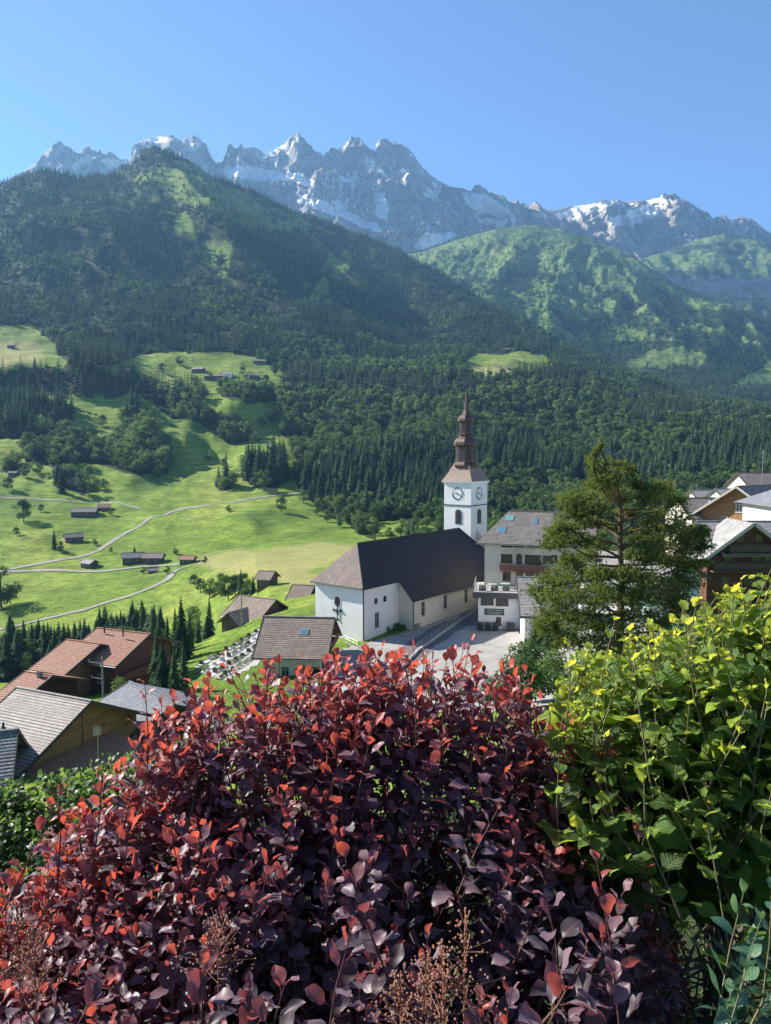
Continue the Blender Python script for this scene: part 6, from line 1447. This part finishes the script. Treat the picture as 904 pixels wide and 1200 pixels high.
class Shoots:
    def __init__(s): s.pos = []; s.y = []; s.n = []; s.len = []; s.age = []; s.stem = MB()
def grow(S, tip, root_, n, spread, llen, taper, g, young=3, up=.35, petiole=.35, r0=.0035, phyl=2.4, start=.15, age_shade0=0.0, lenfall=.55, cap=1.0):
    """one leafy shoot from root_ to tip, leaves in a spiral, the youngest at the tip"""
    tip = Vector(tip); root_ = Vector(root_); d = tip - root_; ln = d.length
    bend = Vector((g.normal() * .06, g.normal() * .06, -.10)) * ln
    pts_ = [root_, root_ + d * .33 + bend, root_ + d * .7 + bend * .7, tip]
    def at(t):
        a = pts_[0].lerp(pts_[1], t * 3) if t < 1 / 3 else pts_[1].lerp(pts_[2], (t - 1 / 3) * 2.73) if t < .7 else pts_[2].lerp(pts_[3], (t - .7) / .3)
        return a
    S.stem.tube(pts_, [r0, r0 * .8, r0 * .55, r0 * .25], 5)
    ph = g.uniform(0, 6.28)
    for i in range(n):
        t = 1 - (1 - start) * ((i + .3) / n) ** 1.05; p = at(t); ax = (at(min(1, t + .05)) - at(max(0, t - .05))).normalized()
        a = ax.orthogonal().normalized(); b = ax.cross(a); ph += phyl + g.normal() * .25
        rad = a * math.cos(ph) + b * math.sin(ph)
        ang = spread * (.45 + .55 * min(1, i / young)) + g.normal() * .18
        yd = ax * math.cos(ang) + rad * math.sin(ang) + Vector((0, 0, up * .3)); yd.normalize()
        nn = ax * math.sin(ang) - rad * math.cos(ang) + Vector((g.normal() * .35, g.normal() * .35, up))
        l_ = llen * (lenfall + (1 - lenfall) * min(1, i / (young * 1.2))) * g.uniform(.75, 1.15); pl = l_ * petiole
        q = p + yd * pl; S.stem.tube([p, q + yd * l_ * .05], [.0012, .0009], 3)
        S.pos.append(q); S.y.append(yd); S.n.append(nn); S.len.append(l_); S.age.append(min(cap, age_shade0 + i / (young * 1.9)))
def finish(S, root_obj, tmpl, mat, stemmat, wr, fold, curl, seed, wave=0.02, nm='foliage'):
    loc = np.array(root_obj.location); g = np.random.default_rng(seed); n = len(S.pos)
    pos = np.array([tuple(p) for p in S.pos]) - loc; ln = np.array(S.len)
    print(root_obj.name, 'leaves', n)
    leaves_mesh(nm, tmpl, pos, np.array([tuple(p) for p in S.y]), np.array([tuple(p) for p in S.n]), ln, ln * wr * g.uniform(.7, 1.2, n), np.array(S.age), g.normal(fold, .18, n), g.normal(curl, .55, n), mat, root_obj, wave=wave, seed=seed)
    S.stem.v = [(v[0] - loc[0], v[1] - loc[1], v[2] - loc[2]) for v in S.stem.v]
    S.stem.build('stems', stemmat, root_obj)

# ---------------- purple smoke bush
g = np.random.default_rng(101)
base = Vector((-.12, 1.95, gz(-.12, 1.95))); bush = empty('smoke_bush', base, 0, label='large smoke bush with dark purple leaves and bright red young tips filling the foreground', cat='bush')
TOPX = [-110, -50, 10, 52, 94, 142, 172, 200, 260, 350, 440, 545, 600, 640, 700, 735, 770, 800, 840]
TOPY = [1095, 1070, 1030, 990, 940, 893, 857, 815, 785, 775, 762, 764, 790, 825, 870, 910, 1000, 1110, 1250]
S = Shoots()
def bushD(sv, px_): return 2.12 - .85 * sv ** .9 - .12 * ((px_ - 400) / 400) ** 2
nS = 0
for lay in range(2):
    N_ = 1020 if lay == 0 else 1000
    for i in range(N_):
        q = g.uniform(-110, 800); top = np.interp(q, TOPX, TOPY); sv = g.uniform(0, 1) ** 1.45 if lay == 0 else g.uniform(.02, 1)
        qy = top + (1330 - top) * sv
        if lay == 0 and q > 640 and qy > 940 and g.uniform() < .45: continue
        if sv > .5 and g.uniform() < .35: continue
        D = bushD(sv, q) + (0 if lay == 0 else g.uniform(.15, .6)) + g.normal() * .06
        tip = P(q, qy, D)
        out = Vector((tip.x - base.x, (tip.y - base.y) * .7, .55 + .5 * (1 - sv))); out.normalize(); out = (out * .75 + Vector((g.normal() * .22, g.normal() * .22, .55))).normalized()
        L_ = g.uniform(.22, .40) * (1 - .25 * sv); ag = .5 + .35 * g.uniform()
        ag *= .8 if q > 260 else .3
        if lay: ag = 1.0  # inner layer: shade of the bush interior put into the leaf colour
        if g.uniform() < .12 and sv < .8: ag = 0
        if sv < .42 and lay == 0: ag = max(0, (sv - .2)) * 1.2
        if lay == 0 and fbm(q / 90., qy / 70., 0, 7, 2) < -.22 and sv > .12: continue
        grow(S, tip, tip - out * L_, int(g.uniform(11, 17)), 1.15, g.uniform(.046, .066) * (1 - .12 * sv), 0, g, young=5 if sv < .4 else 4, up=.5, petiole=.30, r0=.0032, age_shade0=ag, cap=1.0 if lay else .78)
# a few emergent shoots that stand clear of the crown
for (qx, qy, D) in ((552, 752, 2.1), (448, 760, 2.2), (170, 800, 1.9), (262, 770, 2.15), (352, 772, 2.2), (620, 790, 2.0), (120, 905, 1.75), (66, 930, 1.75), (75, 920, 1.8), (712, 872, 1.9), (700, 1010, 1.35), (740, 955, 1.7), (500, 768, 2.2), (400, 776, 2.2), (310, 782, 2.15), (225, 800, 2.0)):
    tip = P(qx, qy, D); grow(S, tip, tip - Vector((g.normal() * .08, .05, .34)), 12, 1.0, .049, 0, g, young=5, up=.5, r0=.003, age_shade0=0)
# near sprays at the bottom edge
for (qx, qy, D) in ((690, 1110, 1.0), (720, 1150, .98), (660, 1165, 1.02), (560, 1180, 1.0), (335, 1150, 1.05), (405, 1010, 1.25), (410, 1100, 1.15), (240, 1130, 1.1), (120, 1150, 1.1), (640, 1050, 1.2)):
    tip = P(qx, qy, D); grow(S, tip, tip - Vector((g.normal() * .06, -.02, .26)), 12, 1.05, .054, 0, g, young=4, up=.6, r0=.003, age_shade0=.35)
finish(S, bush, TM_SMOKE, m_smoke, m_stem, 1.0, .25, .35, 102, .045)
# main branches
mb = MB()
for i in range(46):
    a = g.uniform(0, 6.28); rr = g.uniform(.1, .5); e = Vector((math.cos(a) * rr * 1.1, math.sin(a) * rr * .6, g.uniform(.5, .95))); st = Vector((g.normal() * .1, g.normal() * .1, -.1)); mm = st.lerp(e, .5) + Vector((g.normal() * .08, g.normal() * .08, .12))
    mb.tube([st, mm, e], [.02, .013, .006], 7)
    for _ in range(5):
        s_ = mm.lerp(e, g.uniform(-.2, 1)); f = s_ + Vector((g.normal() * .12, g.normal() * .12, g.uniform(.05, .25))); mb.tube([s_, s_.lerp(f, .5) + Vector((g.normal() * .03, 0, .02)), f], [.007, .005, .003], 5)
mb.build('branches', m_branch, bush)
# faded flower plumes
m_pl = noisy('faded_plume', (.26, .10, .06), (.42, .22, .13), 60, .8, .3, 90, .002)
mb = MB()
for (qx, qy, D, hh) in ((500, 1150, 1.02, .13), (545, 1105, 1.05, .14), (520, 1135, 1.05, .10), (470, 1160, 1.05, .07), (20, 1075, 1.25, .10), (40, 1110, 1.2, .08), (255, 1090, 1.2, .08)):
    t0 = P(qx, qy, D) - base
    for i in range(150):
        z_ = g.uniform(0, 1); w_ = .035 * (1 - z_) ** .6 + .004; p = t0 + Vector((g.normal() * w_, g.normal() * w_, -hh + hh * 1.35 * z_)); r_ = g.uniform(.0016, .0034)
        mb.add([p + Vector((r_, 0, 0)), p + Vector((-r_, 0, 0)), p + Vector((0, r_, 0)), p + Vector((0, -r_, 0)), p + Vector((0, 0, r_)), p + Vector((0, 0, -r_))], [(0, 2, 4), (2, 1, 4), (1, 3, 4), (3, 0, 4), (2, 0, 5), (1, 2, 5), (3, 1, 5), (0, 3, 5)])
        if i % 3 == 0: mb.tube([Vector((t0.x, t0.y, p.z - .02)), p], [.0009, .0006], 3)
    mb.tube([t0 + Vector((0, 0, -.3)), t0 + Vector((0, 0, .03))], [.002, .001], 4)
mb.build('flower_plumes', m_pl, bush)

# ---------------- hazel on the right
g = np.random.default_rng(201)
hb = Vector((1.05, 2.3, gz(1.05, 2.3))); hz = empty('hazel_bush', hb, 0, label='hazel bush with big crinkled yellow-green leaves at the right edge', cat='bush')
HX = [600, 640, 660, 690, 720, 760, 800, 850, 904, 980, 1100]; HY = [900, 800, 760, 740, 724, 708, 690, 670, 642, 620, 600]
S = Shoots()
for lay in range(2):
    for i in range(420 if lay == 0 else 220):
        q = g.uniform(655, 1090); top = np.interp(q, HX, HY) + 14; sv = g.uniform(0, 1) ** 1.1; qy = top + (970 + (q - 650) * .02 - top) * sv
        D = max(1.6, 2.15 - .45 * sv + (.0 if lay == 0 else .3) + g.normal() * .08); tip = P(q, qy, D)
        out = Vector((-.35 + g.normal() * .35, -.25 + g.normal() * .2, .8)).normalized()
        grow(S, tip, tip - out * g.uniform(.3, .45), int(g.uniform(6, 9)), 1.35, g.uniform(.06, .088), 0, g, young=3, up=1.0, petiole=.16, r0=.004, phyl=3.14 + .25, age_shade0=(.08 if sv < .2 else .42) + (.25 if lay else 0), lenfall=.35)
for (qx, qy, D) in ((722, 722, 2.0), (668, 752, 1.95), (802, 706, 2.0), (690, 800, 1.9), (860, 690, 1.9), (765, 735, 1.95), (840, 800, 1.85), (740, 770, 1.8)):
    tip = P(qx, qy, D); grow(S, tip, tip - Vector((g.normal() * .06, .03, .36)), 7, 1.3, .072, 0, g, young=4, up=.7, petiole=.16, r0=.0035, phyl=3.3, age_shade0=0, lenfall=.4)
finish(S, hz, TM_HAZEL, m_hazel, m_gstem, .95, .22, .6, 202, .075)
mb = MB()
for i in range(22):
    tgt = P(g.uniform(700, 1050), g.uniform(800, 950), g.uniform(2.1, 2.6)) - hb; st = Vector((g.normal() * .16, g.normal() * .12, -.1)); mm = st.lerp(tgt, .5) + Vector((g.normal() * .1, g.normal() * .08, -.02))
    mb.tube([st, mm, tgt], [.016, .011, .004], 7)
    for _ in range(5):
        s_ = st.lerp(mm, g.uniform(.2, 1)); f = s_ + Vector((g.normal() * .28, g.normal() * .2, g.uniform(-.02, .3))); mb.tube([s_, s_.lerp(f, .5) + Vector((g.normal() * .03, 0, g.normal() * .03)), f], [.005, .004, .002], 4)
mb.build('branches', m_branch, hz)

# ---------------- dense small-leaved hedge on the left and undergrowth
def leafcloud(S, g, n, qx, qy, D, ll, sil, out=Vector((0, -.3, .8)), age=(.1, .9), nl=9, sl=.16, spread=1.2):
    for i in range(n):
        q = g.uniform(*qx); top = np.interp(q, *sil); y_ = top + (qy - top) * g.uniform(0, 1); t = (y_ - top) / max(1, qy - top)
        tip = P(q, y_, D[0] * (1 - t) + D[1] * t + g.normal() * .08); o = (out + Vector((g.normal() * .45, g.normal() * .35, 0))).normalized()
        grow(S, tip, tip - o * sl * g.uniform(.7, 1.2), nl, spread, ll * g.uniform(.8, 1.2), 0, g, young=3, up=.5, petiole=.15, r0=.002, age_shade0=g.uniform(*age), lenfall=.6)
g = np.random.default_rng(301); hbp = Vector((-1.9, 3.4, gz(-1.9, 3.4))); he = empty('green_hedge', hbp, 0, label='dense small-leaved green shrub sunlit at the left edge behind the purple bush', cat='bush'); S = Shoots()
leafcloud(S, g, 900, (-160, 215), 1110, (3.9, 3.1), .050, ([-160, 0, 40, 90, 150, 215], [890, 915, 905, 895, 880, 872]), nl=10, sl=.22)
finish(S, he, TM_OV, m_hedge, m_gstem, 1.0, .2, .4, 302)
mb = MB()
for i in range(22):
    e = P(g.uniform(-120, 200), g.uniform(950, 1080), g.uniform(3.2, 3.9)) - hbp; mb.tube([Vector((g.normal() * .2, g.normal() * .2, -.2)), e * .5 + Vector((0, 0, .1)), e], [.025, .015, .006], 6)
mb.build('branches', m_branch, he)
g = np.random.default_rng(351); p0 = P(140, 900, 4.4); he2 = empty('lime_green_shrub', (p0.x, p0.y, gz(p0.x, p0.y)), 0, label='bright lime-green leafy shrub just left of the red tips, below the terracotta lean-to roof', cat='bush'); S = Shoots()
leafcloud(S, g, 150, (70, 235), 960, (4.6, 4.2), .055, ([70, 110, 150, 190, 235], [915, 890, 872, 868, 890]), nl=8, age=(0, .35), sl=.3)
finish(S, he2, TM_LANCE, m_hedge, m_gstem, 1.0, .2, .5, 352)
g = np.random.default_rng(401); p0 = P(740, 1100, 2.0); ug = empty('undergrowth_shrub', (p0.x, p0.y, gz(p0.x, p0.y)), 0, label='thin green undergrowth of small leaves and dry twigs below the hazel', cat='bush'); S = Shoots()
leafcloud(S, g, 330, (470, 1040), 1330, (2.5, 1.9), .036, ([470, 600, 700, 800, 1040], [1120, 1010, 960, 985, 1000]), nl=7, age=(.1, .8), sl=.2)
leafcloud(S, g, 160, (-60, 470), 1330, (2.2, 1.7), .034, ([-60, 470], [1150, 1150]), nl=7, age=(.1, .8), sl=.2)
finish(S, ug, TM_OV, m_hedge, m_gstem, 1.0, .2, .4, 402)
mb = MB(); b0 = Vector(ug.location)
for i in range(120):
    a_ = P(g.uniform(680, 960), g.uniform(990, 1230), g.uniform(1.7, 2.4)) - b0; e = a_ + Vector((g.normal() * .15, g.normal() * .15, g.uniform(-.25, .3))); mb.tube([a_, a_.lerp(e, .5) + Vector((g.normal() * .03, 0, g.normal() * .03)), e], [.0045, .0035, .0015], 5)
mb.build('dry_twigs', m_branch, ug)
g = np.random.default_rng(451); p0 = P(890, 1150, 1.25); hs_ = empty('honeysuckle_shoot', (p0.x, p0.y, gz(p0.x, p0.y)), 0, label='blue-green upright shoots with long paired leaves in the bottom right corner', cat='shrub'); S = Shoots()
for (qx, qy, D) in ((872, 1045, 1.35), (893, 1075, 1.3), (905, 1040, 1.4), (880, 1120, 1.2), (925, 1090, 1.3), (860, 1150, 1.25), (900, 1160, 1.15)):
    tip = P(qx, qy, D); grow(S, tip, tip - Vector((g.normal() * .05, 0, .3)), 14, 1.1, .05, 0, g, young=4, up=.4, petiole=.06, r0=.0028, phyl=3.14 / 2 + 1.57, age_shade0=.1)
finish(S, hs_, TM_LANCE, m_honey, m_gstem, 1.1, .2, .3, 452)

# ============================================================ THE AIR
hz_m = bpy.data.materials.new('thin_haze'); hz_m.use_nodes = True; nt = hz_m.node_tree; nt.nodes.remove(nt.nodes['Principled BSDF'])
pv = nt.nodes.new('ShaderNodeVolumePrincipled'); pv.inputs['Color'].default_value = (.30, .60, 1.0, 1); pv.inputs['Density'].default_value = HAZE; pv.inputs['Anisotropy'].default_value = 0.2
nt.links.new(pv.outputs[0], nt.nodes['Material Output'].inputs['Volume'])
zmin = min(float(T1[..., 2].min()), float(T2[..., 2].min()), float(T3[..., 2].min()), float(T4[..., 2].min())) - 5
zmax = max(float(T4[..., 2].max()), float(T1[..., 2].max())) + 60
mb = MB(); xm = float(max(np.abs(T4[..., 0]).max(), np.abs(T1[..., 0]).max())) + 50; mb.box(-xm, xm, -90, float(T4[..., 1].max()) + 50, zmin, zmax)
o = mb.build('haze', hz_m); tag(o, kind='stuff')
print('haze box', xm, zmin, zmax)
